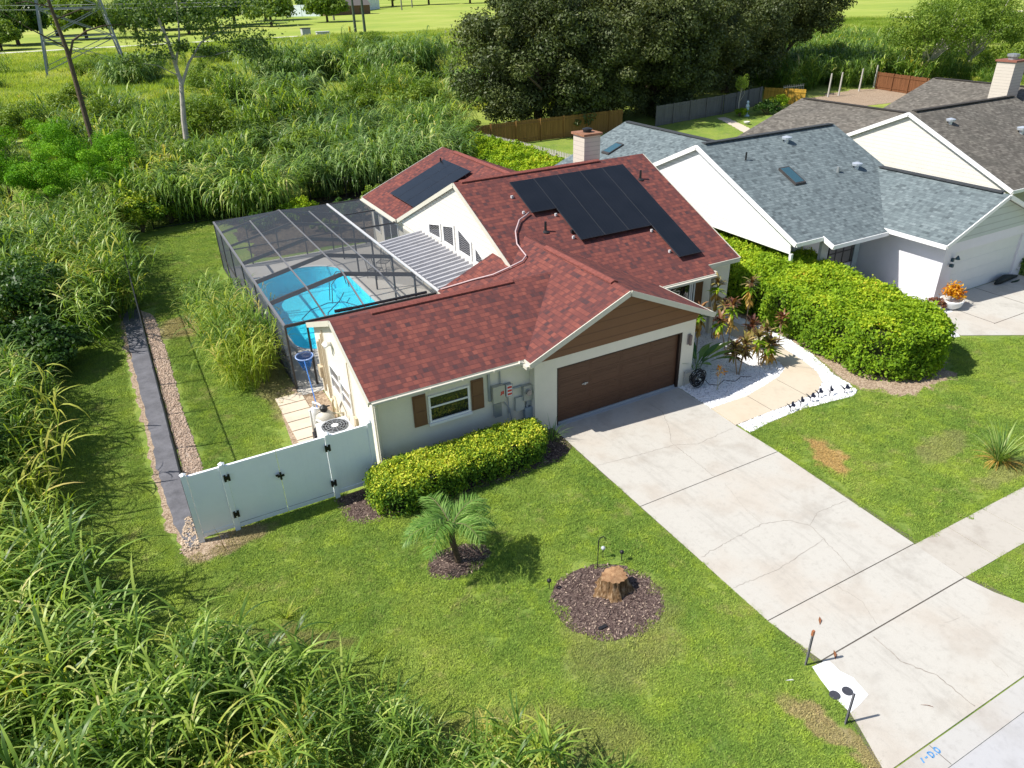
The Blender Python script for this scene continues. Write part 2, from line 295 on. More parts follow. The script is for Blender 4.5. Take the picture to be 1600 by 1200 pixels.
LF=dict(
 cane=foliage('cane grass leaf',[(0,(.035,.085,.012)),(.35,(.105,.20,.028)),(.65,(.25,.38,.06)),(.88,(.46,.54,.13)),(1,(.66,.56,.28))],.33,.42,.3,.2,.35),
 caney=foliage('yellowing cane grass leaf',[(0,(.12,.19,.025)),(.4,(.28,.38,.05)),(.75,(.50,.50,.10)),(1,(.66,.48,.20))],.35,.5,.2,.25,.8),
 caneb=foliage('blue green cane grass leaf',[(0,(.04,.09,.015)),(.4,(.12,.22,.045)),(.75,(.30,.42,.12)),(1,(.50,.52,.22))],.32,.42,.3,.25,.3),
 meadow=foliage('meadow grass leaf',[(0,(.15,.26,.035)),(.5,(.30,.40,.07)),(1,(.56,.56,.22))],.4,.6,.1,.6,.05),
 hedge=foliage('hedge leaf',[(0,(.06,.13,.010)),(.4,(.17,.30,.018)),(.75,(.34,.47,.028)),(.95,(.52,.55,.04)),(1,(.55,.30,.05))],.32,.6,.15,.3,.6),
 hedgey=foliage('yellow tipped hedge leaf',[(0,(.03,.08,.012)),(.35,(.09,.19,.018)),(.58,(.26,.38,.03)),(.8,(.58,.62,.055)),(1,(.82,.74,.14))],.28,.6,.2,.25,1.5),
 oak=foliage('live oak leaf',[(0,(0.030,0.045,0.013)),(.5,(0.072,0.099,0.027)),(.85,(0.128,0.158,0.045)),(1,(0.240,0.240,0.120))],.16,.5,.3,.45,.3),
 oak2=foliage('olive oak leaf',[(0,(.035,.05,.014)),(.5,(.095,.12,.035)),(.85,(.15,.175,.055)),(1,(.26,.26,.14))],.16,.5,.3,.45,.3),
 bright=foliage('bright shrub leaf',[(0,(.03,.11,.004)),(.5,(.13,.33,.012)),(1,(.34,.56,.04))],.2,.6,.12,.1,.5),
 mid=foliage('mid green leaf',[(0,(.05,.10,.012)),(.5,(.14,.23,.03)),(1,(.32,.40,.07))],.32,.5,.2,.35,.4),
 dark=foliage('glossy dark shrub leaf',[(0,(.014,.045,.008)),(.5,(.045,.11,.014)),(.9,(.13,.22,.03)),(1,(.26,.20,.05))],.25,.45,.3,.35,.7),
 syc=foliage('sycamore leaf',[(0,(0.048,0.096,0.022)),(.5,(0.120,0.200,0.048)),(1,(0.272,0.368,0.112))],.28,.45,.3,.2,.4),
 pine=foliage('pine needle',[(0,(0.075,0.120,0.022)),(.5,(0.165,0.255,0.045)),(1,(0.300,0.375,0.075))],.2,.6,.2,.3,.4),
 palm=foliage('palm frond leaf',[(0,(0.056,0.136,0.022)),(.5,(0.136,0.272,0.048)),(1,(0.320,0.464,0.128))],.3,.4,.35,.2,1.),
 ti=foliage('bronze cordyline leaf',[(0,(0.072,0.036,0.022)),(.4,(0.156,0.090,0.036)),(.7,(0.264,0.240,0.060)),(1,(0.504,0.360,0.168))],.25,.4,.35,.2,2.),
 tigold=foliage('golden drooping cordyline leaf',[(0,(0.250,0.140,0.030)),(.5,(0.480,0.300,0.060)),(1,(0.620,0.450,0.160))],.3,.45,.3,.2,2.),
 tired=foliage('red cordyline leaf',[(0,(.07,.02,.014)),(.5,(.17,.06,.035)),(1,(.34,.20,.09))],.25,.4,.3,.2,2.),
 banana=foliage('broad green leaf',[(0,(0.032,0.096,0.019)),(.5,(0.080,0.192,0.032)),(1,(0.224,0.352,0.080))],.3,.3,.5,.2,2.),
 croton=foliage('orange croton leaf',[(0,(0.350,0.080,0.010)),(.5,(0.650,0.280,0.010)),(1,(0.750,0.500,0.030))],.3,.4,.3,.1,2.),
 silver=foliage('silvery shrub leaf',[(0,(0.220,0.220,0.187)),(.5,(0.396,0.396,0.352)),(1,(0.605,0.583,0.550))],.2,.6,.2,.3,2.))

# ------------------------------------------------------------ vegetation builders (numpy)
def unit(v): return v/np.maximum(np.linalg.norm(v,axis=-1,keepdims=True),1e-9)
def blades(P,az,el,L,w,droop,seg=5,r=None,g=rng,wprof=None):
    """arching grass blades; returns verts, faces, rnd"""
    B=len(P); P=np.asarray(P,float); dxy=np.stack([np.cos(az),np.sin(az)],1); side=np.stack([-np.sin(az),np.cos(az),np.zeros(B)],1)
    pts=[P]; cur=P.copy()
    for s in range(seg):
        th=el-droop*((s+.3)/seg)**1.2; step=np.concatenate([dxy*np.cos(th)[:,None],np.sin(th)[:,None]],1)*(L/seg)[:,None]; cur=cur+step; pts.append(cur)
    if wprof is None: wprof=[.45]+[1-(abs((k/seg)-.35)/.65)**2 for k in range(1,seg)]+[.03]
    V=[]
    for k,p in enumerate(pts): ww=(w*wprof[k]/2)[:,None]; V.append(p-side*ww); V.append(p+side*ww)
    V=np.stack(V,1); n=2*(seg+1); base=np.arange(B)[:,None]*n
    F=np.concatenate([base+np.array([[2*k,2*k+1,2*k+3,2*k+2]]) for k in range(seg)],1).reshape(-1,4)
    rr=(g.random(B) if r is None else r); return V.reshape(-1,3),F,np.repeat(rr,n)
def cat(parts):
    V=[];F=[];R=[];o=0
    for v,f,r in parts: V.append(v);F.append(f+o);R.append(r);o+=len(v)
    return np.concatenate(V),np.concatenate(F),np.concatenate(R)
def leaves(P,N,size,ratio=.5,r=None,g=rng,tilt=.7):
    n=len(P); N=unit(N+g.normal(0,tilt,(n,3))); a=unit(np.cross(N,g.normal(0,1,(n,3)))); b=np.cross(N,a)
    s=size*g.uniform(.65,1.3,n) if np.isscalar(size) else size; s=s[:,None]
    V=np.stack([P-a*s*.5,P-b*s*ratio*.5+N*s*.08,P+a*s*.5,P+b*s*ratio*.5+N*s*.08],1).reshape(-1,3)
    F=np.arange(n*4).reshape(-1,4); return V,F,np.repeat(g.random(n) if r is None else r,4)
def cane_tuft(g,stalks,h,spread,bl,bw,seg=5,per=9,lean=.25,fount=False):
    """clump of cane-like stalks with long arching blades"""
    parts=[]
    for k in range(stalks):
        a=g.uniform(0,2*np.pi); rr=spread*np.sqrt(g.random()); b=np.array([rr*np.cos(a),rr*np.sin(a),0]); hh=h*g.uniform(.65,1.1)
        top=b+np.array([np.cos(a),np.sin(a),0])*hh*lean*g.uniform(.2,1.6)*(rr/spread+.2)+np.array([0,0,hh])
        t=g.uniform(.15,1,per)**.7; P=b+(top-b)*t[:,None]; az=g.uniform(0,2*np.pi,per); 
        r0=np.clip(g.normal(.45,.24)+g.normal(0,.18,per),0,1)
        el_=g.uniform(.7,1.4,per); dr=g.uniform(1.0,2.3,per)
        if fount: az=a+g.normal(0,.7,per); el_=g.uniform(.1,1.2,per); dr=g.uniform(1.7,2.9,per)
        parts.append(blades(P,az,el_,bl*g.uniform(.6,1.15,per),bw*g.uniform(.7,1.2,per),dr,seg,r0,g))
        parts.append(blades(np.array([b,b]),np.array([a,a+1.57]),np.array([np.arctan2(hh,np.linalg.norm((top-b)[:2])+1e-3)]*2),np.array([hh,hh]),np.array([.03,.03]),np.array([.05,.05]),seg,np.array([.3,.35]),g,[1]*(seg+1)))
    return cat(parts)
def clump_crown(g,c,rad,nclump,per,rc,size,ratio=.5,shell=.55,flat=1.,low=-.35):
    """leaf clusters over an uneven ellipsoidal crown"""
    d=unit(g.normal(0,1,(nclump,3))); d[:,2]=np.where(d[:,2]<low,-d[:,2]*.5,d[:,2])
    rr=g.uniform(shell,1.05,nclump)[:,None]; cc=np.array(c)+d*rr*np.array(rad)
    parts=[];cr=g.uniform(0,1,nclump)
    rcs=rc*g.uniform(.6,1.3,nclump)
    dd=unit(g.normal(0,1,(nclump,per,3))); ra=g.uniform(.35,1.,(nclump,per,1))**.6
    P=cc[:,None,:]+dd*ra*rcs[:,None,None]*np.array([1,1,.75*flat]); N=dd+np.array([0,0,.5])
    r=np.clip(.5+(cr[:,None]-.5)*.5+g.normal(0,.16,(nclump,per)),0,1)
    return leaves(P.reshape(-1,3),N.reshape(-1,3),size,ratio,r.ravel(),g),cc
def limbs(mb,base,h0,r0,targets,g,curve=.15,n=6):
    base=np.array(base,float)
    for t in targets:
        s=base+np.array([0,0,h0*g.uniform(.5,1.)]); mid=(s+t)/2+g.normal(0,curve,3)*np.linalg.norm(t-s)*.5
        mb.tube([tuple(s),tuple(mid),tuple(t)],[r0*.5,r0*.3,r0*.09],n)
def make_tree(name,label,cat_,base,h,rad,trunk_r,leafm,barkm,seed,nclump=150,per=260,rc=1.3,size=.24,shell=.5,ratio=.5,group=None,trunk_h=None,nl=14,cz=None,offs=(0,0),low=-.35):
    g=np.random.default_rng(seed); root=thing(name,label,cat_,base,group)
    cz=cz if cz is not None else h-rad[2]; c=(offs[0],offs[1],cz); (V,F,Rr),cc=clump_crown(g,c,rad,nclump,per,rc,size,ratio,shell,1.,low)
    keep=V.reshape(-1,4,3)[:,:,2].min(1)>.05; V=V.reshape(-1,4,3)[keep].reshape(-1,3); Rr=Rr.reshape(-1,4)[keep].ravel(); F=np.arange(len(V)).reshape(-1,4)
    cr=link('crown',npmesh(name+'_crown',V,F,leafm,Rr),root); cr.location=(0,0,0)
    mb=MB(); th=trunk_h or max(.6,cz*.75); b=np.array([0,0,0.])
    mb.tube([(0,0,-.1),(.05*g.normal(),.05*g.normal(),th*.5),(offs[0]*.5,offs[1]*.5,th),(offs[0],offs[1],cz+rad[2]*.4)],[trunk_r*1.25,trunk_r,trunk_r*.8,trunk_r*.25],9)
    limbs(mb,(offs[0]*.4,offs[1]*.4,0),th,trunk_r,cc[g.choice(len(cc),min(nl,len(cc)),replace=False)],g)
    tk=mb.build('trunk',barkm,root); tk.location=(0,0,0); return root
# scatter: geometry-nodes instancing for stuff that nobody could count
def scatter(name,label,cat_,pts,srcs,scl,g,tilt=.15,kind='stuff',yaw=None):
    n=len(pts); me=bpy.data.meshes.new(name); me.vertices.add(n); me.vertices.foreach_set('co',np.asarray(pts,np.float32).ravel())
    rot=np.stack([g.normal(0,tilt,n),g.normal(0,tilt,n),g.uniform(0,2*np.pi,n)],1).astype(np.float32)
    a=me.attributes.new('rot','FLOAT_VECTOR','POINT'); a.data.foreach_set('vector',rot.ravel())
    a=me.attributes.new('scl','FLOAT','POINT'); a.data.foreach_set('value',np.asarray(scl,np.float32))
    a=me.attributes.new('idx','INT','POINT'); a.data.foreach_set('value',g.integers(0,len(srcs),n).astype(np.int32))
    col=bpy.data.collections.new(name+'_sources')
    for k,s in enumerate(srcs): col.objects.link(s)
    ng=bpy.data.node_groups.new('scatter_'+name,'GeometryNodeTree')
    ng.interface.new_socket('Geometry',in_out='INPUT',socket_type='NodeSocketGeometry'); ng.interface.new_socket('Geometry',in_out='OUTPUT',socket_type='NodeSocketGeometry')
    N=ng.nodes; gi=N.new('NodeGroupInput'); go=N.new('NodeGroupOutput'); ci=N.new('GeometryNodeCollectionInfo'); ip=N.new('GeometryNodeInstanceOnPoints')
    ci.inputs[0].default_value=col; ci.inputs[1].default_value=True; ci.inputs[2].default_value=True
    def attr(nm,dt):
        q=N.new('GeometryNodeInputNamedAttribute'); q.data_type=dt; q.inputs[0].default_value=nm; return q.outputs[0]
    Lk=ng.links.new; Lk(gi.outputs[0],ip.inputs['Points']); Lk(ci.outputs[0],ip.inputs['Instance']); ip.inputs['Pick Instance'].default_value=True
    Lk(attr('idx','INT'),ip.inputs['Instance Index']); Lk(attr('rot','FLOAT_VECTOR'),ip.inputs['Rotation']); Lk(attr('scl','FLOAT'),ip.inputs['Scale']); Lk(ip.outputs[0],go.inputs[0])
    o=bpy.data.objects.new(name,me); COL.objects.link(o); m=o.modifiers.new('scatter','NODES'); m.node_group=ng
    return tag(o,label,cat_,None,kind)
def src(name,mesh): return bpy.data.objects.new(name,mesh)
def inpoly(P,poly):
    x,y=P[:,0],P[:,1]; c=np.zeros(len(P),bool); n=len(poly)
    for i in range(n):
        x0,y0=poly[i]; x1,y1=poly[(i+1)%n]
        if y0==y1: continue
        m=((y0>y)!=(y1>y))&(x<(x1-x0)*(y-y0)/(y1-y0)+x0); c^=m
    return c
def sample(poly,dens,g,holes=()):
    if dens==0: return np.zeros((0,3))
    p=np.array(poly); lo,hi=p.min(0),p.max(0); n=int((hi-lo).prod()*dens); P=g.uniform(lo,hi,(n,2)); k=inpoly(P,poly)
    for h in holes: k&=~inpoly(P,h)
    P=P[k]; return np.concatenate([P,np.zeros((len(P),1))],1)

# ------------------------------------------------------------ ground and paving
HX0,HX1,HY0,HY1=-6.3,-1.0,8.0,20.6
def sheet_with_hole(x0,x1,y0,y1,z,hole):
    a,b,c,d=hole; m=MB()
    for (p,q,r,s) in ((x0,x1,y0,c),(x0,x1,d,y1),(x0,a,c,d),(b,x1,c,d)): m.poly([(p,r,z),(q,r,z),(q,s,z),(p,s,z)])
    return m
tag(sheet_with_hole(-1500,2500,-300,3000,0,(HX0,HX1,HY0,HY1)).build('ground',FIELD),kind='structure')
def sheet(name,pts,z,mat,th=None,label=None):
    m=MB()
    if th: m.extr([(x,y,z-th) for x,y in pts],(0,0,th))
    else: m.poly([(x,y,z) for x,y in pts])
    o=m.build(name,mat); tag(o,kind='structure'); return o
def wobble(pts,amp,g,step=.25):
    out=[]; n=len(pts)
    for i in range(n):
        a=np.array(pts[i]);b=np.array(pts[(i+1)%n]); k=max(1,int(np.linalg.norm(b-a)/step))
        for j in range(k): out.append(tuple(a+(b-a)*j/k+g.normal(0,amp,2)))
    return out
gw=np.random.default_rng(3)
m=sheet_with_hole(-13.6,17,-12.95,34,.012,(HX0,HX1,HY0,HY1)); m.poly([(17,-12.95,.012),(45,-12.95,.012),(45,45,.012),(17,45,.012)]); tag(m.build('lawn',LAWN),kind='structure')
tag(sheet_with_hole(14,56,25,42,.016,(15,15.1,26,26.1)).build('back_lawn',LAWN),kind='structure')
mf=MB().poly([(-400,205,.05),(60,208,.05),(100,180,.05),(260,120,.05),(900,60,.05),(1500,900,.05),(-900,900,.05)]); tag(mf.build('mown_field',MOWN),kind='structure')
tag(MB().poly([(-60,219,.09),(54,216,.09),(88,186,.09),(200,137,.09),(330,112,.09),(330,114.5,.09),(201,140,.09),(89,189,.09),(55,219.5,.09),(-60,223,.09)]).build('far_path',concrete('far path concrete',(.62,.6,.52),(.5,.48,.4),(.6,.55,.45))),kind='structure')
# driveway: slabs with open joints, cracks as thin dark ribbons in the slab
DZ=.03
jm=paint('joint filler',(.11,.095,.08),.9,.3)
sheet('driveway_joint_bed',[(-.2,-.3),(4.9,-.3),(4.9,-10.55),(5.05,-12.86),(-1.15,-12.86),(-.25,-10.55)],.02,jm)
def slab(name,pts): 
    o=sheet(name,pts,DZ,CONC,.05); return o
slab('driveway',[(-.16,0),(4.93,0),(4.93,-1.68),(4.87,-2.9),(4.9,-4.60),(-.2,-4.60)])
slab('driveway',[(-.2,-4.625),(4.9,-4.625),(4.72,-9.235),(-.25,-9.235)])
slab('driveway',[(-.25,-9.26),(4.70,-9.26),(4.67,-10.57),(-.1,-10.57)])
slab('driveway',[(-.1,-10.60),(4.66,-10.60),(4.80,-11.2),(5.25,-12.2),(5.6,-12.86),(-1.1,-12.86),(-.72,-12.0),(-.42,-11.2)])
crk=MB()
def crack(pts,w=.012,seed=0):
    g=np.random.default_rng(seed); P=[np.array(pts[0])]
    for a,b in zip(pts[:-1],pts[1:]):
        a=np.array(a);b=np.array(b);k=max(2,int(np.linalg.norm(b-a)/.07)); 
        for j in range(1,k+1): P.append(a+(b-a)*j/k+g.normal(0,.013,2))
    P=np.array(P); d=np.gradient(P,axis=0); n=np.stack([-d[:,1],d[:,0]],1); n/=np.linalg.norm(n,axis=1,keepdims=True); ws=w*g.uniform(.5,1.4,len(P))[:,None]
    A=P+n*ws/2;B=P-n*ws/2
    for i in range(len(P)-1): crk.poly([(*A[i],DZ+.003),(*B[i],DZ+.003),(*B[i+1],DZ+.003),(*A[i+1],DZ+.003)])
crack([(3.39,-.45),(3.45,-1.),(3.0,-1.9),(2.51,-2.6),(2.42,-4.6)],.014,1); crack([(-.1,-2.44),(1.29,-2.64),(2.5,-2.75),(3.15,-3.08),(4.6,-2.96)],.012,2)
crack([(-.15,-6.95),(1.,-6.85),(2.05,-6.79),(2.7,-7.0),(3.07,-7.45),(2.92,-8.1),(2.6,-9.2)],.013,3); crack([(3.07,-7.45),(3.73,-7.18),(4.7,-7.24)],.011,4); crack([(-.2,-8.12),(1.1,-8.2),(1.75,-8.14),(2.95,-8.0)],.012,5)
crack([(1.9,-9.3),(2.0,-9.9),(1.7,-10.5)],.008,6); crack([(1.35,-10.7),(1.3,-11.4),(1.6,-12.0),(1.55,-12.8)],.022,7); crack([(3.0,-11.2),(3.4,-11.3)],.006,8); crack([(2.9,-12.3),(2.8,-12.75)],.006,9); crack([(2.45,-5.0),(2.1,-6.2),(2.05,-6.79)],.006,10)
tag(crk.build('driveway_cracks',paint('crack shade',(.30,.27,.235),.95,.3)),kind='structure')
for k,(a,b) in enumerate([(4.69,6.0),(6.02,7.45),(7.47,9.0),(9.02,10.5),(10.52,12.)]): sheet('sidewalk',[(a,-9.27),(b,-9.27),(b,-10.58),(a,-10.58)],.028,SIDEW,.05)
tag(MB().box(-30,60,-13.34,-12.89,-.05,.035).build('curb',CURBM),kind='structure')
tag(MB().poly([(-40,-13.345,.018),(70,-13.345,.018),(70,-30,.018),(-40,-30,.018)]).build('street',STREET),kind='structure')
gl=MB(); 
for x in np.arange(-3,8,3.05): gl.box(x,x+.012,-13.33,-12.9,.035,.0375)
tag(gl.build('curb_joints',jm),kind='structure')
# path to the entry, white gravel bed
walk=[(4.95,-1.70),(6.45,-1.71),(7.4,-1.52),(8.42,-1.28),(9.1,-.95),(9.35,-.4),(9.42,.5),(9.45,3.2),(10.45,3.2),(10.45,1.5),(10.33,.5),(10.15,-.69),(9.86,-1.7),(9.4,-2.35),(8.7,-2.74),(7.5,-2.84),(6.3,-2.85),(4.89,-2.88)]
gravel=[(5.48,-.0),(4.96,-.02),(4.95,-1.67),(4.97,-3.42),(5.86,-3.3),(7.38,-3.25),(8.69,-3.40),(9.53,-3.53),(10.0,-3.32),(10.12,-2.85),(10.2,-2.21),(10.55,-1.4),(10.9,-.39),(11.1,.8),(11.1,2.2),(10.9,4.2),(5.5,4.2)]
sheet('gravel_bed',gravel,.024,GRAVW)
sheet('walkway',walk,.05,WALK,.045)
wj=MB().box(6.5,6.515,-2.84,-1.72,.05,.053); wj.box(8.2,8.213,-2.76,-1.4,.05,.053)
wj.poly([(9.2,-.7,.053),(9.2,-.685,.053),(9.95,-1.5,.053),(9.95,-1.515,.053)]); wj.box(9.42,10.33,.5,.515,.05,.053); tag(wj.build('walkway_joints',jm),kind='structure')
gp=np.random.default_rng(5)
def pebble(name,r,mat,seed,n=3):
    g=np.random.default_rng(seed); out=[]
    for k in range(n):
        import bmesh
        bm=bmesh.new(); bmesh.ops.create_icosphere(bm,subdivisions=1,radius=r)
        for v in bm.verts: v.co=Vector((v.co.x*g.uniform(.8,1.3),v.co.y*g.uniform(.7,1.1),v.co.z*.6))*g.uniform(.8,1.2)
        me=bpy.data.meshes.new(name); bm.to_mesh(me); bm.free(); me.materials.append(mat); out.append(src(name,me))
    return out
STONEW=paint('white stone',(.80,.80,.81),.7,.12,4); P=sample(gravel,520,gp,[walk]); P[:,2]=.03
scatter('white_gravel','white decorative stones spread around the front walkway','gravel',P,pebble('stone',.028,STONEW,1),gp.uniform(.6,1.4,len(P)),gp,.5)
strip=[(-10.85,.2),(-10.35,.2),(-10.3,4),(-10.38,8),(-10.3,12),(-10.4,17),(-10.85,18)]
sheet('gravel_strip',wobble(strip,.03,gw),.022,GRAVT); P=sample(strip,420,gp); P[:,2]=.03
scatter('tan_gravel','tan river stones along the inside of the black fence','gravel',P,pebble('stone',.035,paint('tan stone',(.50,.38,.29),.8,.35,3),2),gp.uniform(.5,1.3,len(P)),gp,.5)
fab=[(-11.6,13.9),(-11.5,8),(-11.5,4),(-11.4,1.2),(-11.15,-.1),(-10.9,-.1),(-10.9,20),(-11.6,20)]
sheet('weed_barrier',wobble(fab,.02,gw),.03,FABRIC,.02)
sheet('soil',wobble([(-11.8,14),(-11.65,8),(-11.65,4),(-11.55,1.2),(-11.3,-.3),(-10.9,-.75),(-10.1,-.85),(-9.6,.1),(-10.9,.1),(-10.9,20),(-11.75,20)],.05,gw),.017,SAND)
P=sample([(-11.4,-.2),(-10.9,-.2),(-10.9,1.3),(-11.1,1.2)],400,gp); P[:,2]=.035
scatter('tan_pebbles','tan stones spilled outside the white fence corner','gravel',P,pebble('stone',.035,paint('tan pebble',(.50,.40,.30),.8,.35,3),4),gp.uniform(.5,1.3,len(P)),gp,.5)
chipm=paint('bark chip',(.14,.10,.085),.9,.6,9)
def chips(g):
    out=[]
    for k in range(4):
        L=g.uniform(.03,.08); out.append(src('chip',MB().box(-L/2,L/2,-.008,.008,0,.01).mesh('chip',[chipm,paint('pale chip',(.42,.32,.25),.9,.4,9)][k//3])))
    return out
def bed(name,pts,label,seed,dens=260):
    g=np.random.default_rng(seed); sheet(name,wobble(pts,.045,g,.18),.026,MULCH); P=sample(pts,dens,g); P[:,2]=.03
    scatter('mulch_chips',label,'mulch',P,chips(g),g.uniform(.5,1.5,len(P)),g,.35)
def ring(cx,cy,rx,ry,n=22,rot=0):
    return [(cx+rx*math.cos(t)*math.cos(rot)-ry*math.sin(t)*math.sin(rot),cy+rx*math.cos(t)*math.sin(rot)+ry*math.sin(t)*math.cos(rot)) for t in [2*math.pi*i/n for i in range(n)]]
bed('mulch_bed',ring(-2.95,-6.95,1.32,1.18,rot=-.5),'dark bark chips round the tree stump',11)
bed('mulch_bed',ring(-5.35,-4.02,.82,.55),'dark bark chips round the young palm',12)
bed('mulch_bed',[(-7.35,0),(-7.3,-1.2),(-6.6,-1.62),(-5.5,-1.5),(-3,-1.75),(-.95,-1.65),(-.2,-1.25),(-.2,.0),(-.8,.28),(-5.8,.28),(-6.0,0)],'dark bark chips under the clipped front hedge',13,120)
sheet('soil',wobble([(10.6,5),(10.3,0),(9.95,-2.9),(10.6,-4.4),(13.5,-4.6),(14.8,-3),(14.8,5)],.12,gw),.019,SAND)
sheet('paver_pad',[(-7.75,2.0),(-5.82,2.0),(-5.82,7.2),(-7.35,7.2)],.02,SAND)
sheet('soil',wobble([(-4.6,22.2),(9,22.2),(9,33),(-4.2,33),(-5.2,27)],.25,gw,.6),.02,speck('dark leaf litter soil',[(.1,(.035,.028,.02)),(.5,(.09,.07,.05)),(.9,(.2,.16,.11))],12,.6))
for k in range(6): sheet('stepping_paver',[(-7.45,2.9+k*.62),(-6.55,2.9+k*.62),(-6.55,3.47+k*.62),(-7.45,3.47+k*.62)],.05,PAVER,.04)
P=sample([(-7.7,2.0),(-6.6,2.0),(-6.6,3.3),(-7.6,3.3)],300,gp); P[:,2]=.03
scatter('tan_pebbles','tan stones beside the pool equipment','gravel',P,pebble('stone',.04,paint('mixed tan pebble',(.52,.41,.32),.8,.35,3),3),gp.uniform(.5,1.2,len(P)),gp,.5)

# ------------------------------------------------------------ houses
def rpoly(mb,pts):
    P=[Vector(p) for p in pts]; n=Vector((0,0,0))
    for i in range(1,len(P)-1): n+=(P[i]-P[0]).cross(P[i+1]-P[0])
    n.normalize()
    if n.z<0: P=P[::-1]; n=-n
    u=Vector((0,0,1)).cross(n).normalized(); v=n.cross(u)
    mb.poly(P,[(p.dot(u)+50,p.dot(v)+50) for p in P]); mb.m=1; mb.poly([p-Vector((0,0,.09)) for p in P[::-1]]); 
    for a,b in zip(P,P[1:]+P[:1]): mb.poly([a-Vector((0,0,.09)),b-Vector((0,0,.09)),b,a])
    mb.m=0
def roofobj(name,polys,mats,parent):
    mb=MB()
    for p in polys: rpoly(mb,p)
    return mb.build(name,mats,parent)
def capline(mb,a,b,w=.14,h=.035):
    a=Vector(a);b=Vector(b); mb.beam(a+Vector((0,0,h*.3)),b+Vector((0,0,h*.3)),w*2,h)
def window(parent,axis,at,a0,a1,z0,z1,glass=GLASS,frame=WHITE,mull=(),fw=.06,out=-1,label=None,trans=()):
    """axis 'y': wall plane y=at facing out*y ; axis 'x': wall plane x=at"""
    d=.05*out
    def bx(mb,p0,p1,q0,q1,dd0,dd1):
        lo,hi=sorted((at+dd0,at+dd1))
        return mb.box(p0,p1,lo,hi,q0,q1) if axis=='y' else mb.box(lo,hi,p0,p1,q0,q1)
    fr=MB(); bx(fr,a0,a1,z0,z0+fw,.0,d); bx(fr,a0,a1,z1-fw,z1,0,d); bx(fr,a0,a0+fw,z0+fw,z1-fw,0,d); bx(fr,a1-fw,a1,z0+fw,z1-fw,0,d)
    for mz in mull: bx(fr,a0+fw,a1-fw,mz-.025,mz+.025,0,d*.8)
    for mx in trans: bx(fr,mx-.025,mx+.025,z0+fw,z1-fw,0,d*.75)
    f=fr.build('window',frame,parent)
    pn=MB(); bx(pn,a0+fw,a1-fw,z0+fw,z1-fw,0,d*.35); pn.build('pane',glass,f)
    if label: f['label']=label
    return f
H=thing('house','cream stucco house with red shingle roof, solar panels and brown garage door','house',(0,0,0))
# walls
w=MB()
w.box(-.8,0,.0,.3,0,2.5); w.box(4.95,5.48,0,.3,0,2.5); w.box(0,4.95,0,.3,2.13,2.5)
w.extr([(-.8,.02,2.5),(5.48,.02,2.5),(5.48,.02,2.72),(2.4,.02,4.14),(-.8,.02,2.74)],(0,.2,0))
w.box(5.28,5.48,.3,9,0,2.6); w.box(-.8,-.6,.3,3,0,2.6); w.box(-.6,5.28,6.9,7.1,0,2.5)
w.extr([(-5.8,.3,0),(-5.8,.3,2.72),(-5.8,3.08,3.84),(-5.8,6.2,2.6),(-5.8,6.2,0)],(.2,0,0))
w.box(-5.6,-.8,.3,.5,0,2.74); w.box(-5.6,1.2,6.0,6.2,0,2.58)
w.extr([(1.25,3.3,0),(1.25,3.3,2.85),(1.25,9.42,5.6),(1.25,16.1,2.62),(1.25,16.1,0)],(.2,0,0))
w.extr([(9.9,3.3,0),(9.9,3.3,2.85),(9.9,9.42,5.6),(9.9,16.1,2.62),(9.9,16.1,0)],(.2,0,0))
w.box(5.48,9.9,3.3,3.5,0,2.6); w.box(1.45,1.65,16.1,21.3,0,2.62); w.box(10.2,10.4,16.1,21.3,0,2.62); w.box(1.65,10.2,15.9,16.1,0,2.62)
w.extr([(1.45,21.3,0),(10.4,21.3,0),(10.4,21.3,2.7),(5.95,21.3,4.5),(1.45,21.3,2.7)],(0,.2,0)); w.build('wall',STUCCO,H)
g_=MB(); g_.extr([(1.22,3.4,2.5),(1.22,3.4,2.86),(1.22,9.42,5.6),(1.22,16.05,2.62),(1.22,16.05,2.5)],(-.03,0,0)); gab=g_.build('gable_siding',SID,H)
gb=MB().extr([(-.72,-.02,2.5),(5.48,-.02,2.5),(5.62,-.02,2.70),(2.4,-.02,4.12),(-.92,-.02,2.70)],(0,.035,0)); q=gb.build('garage_gable',SIDBR,H); q['label']='brown lap siding in the gable above the garage door'
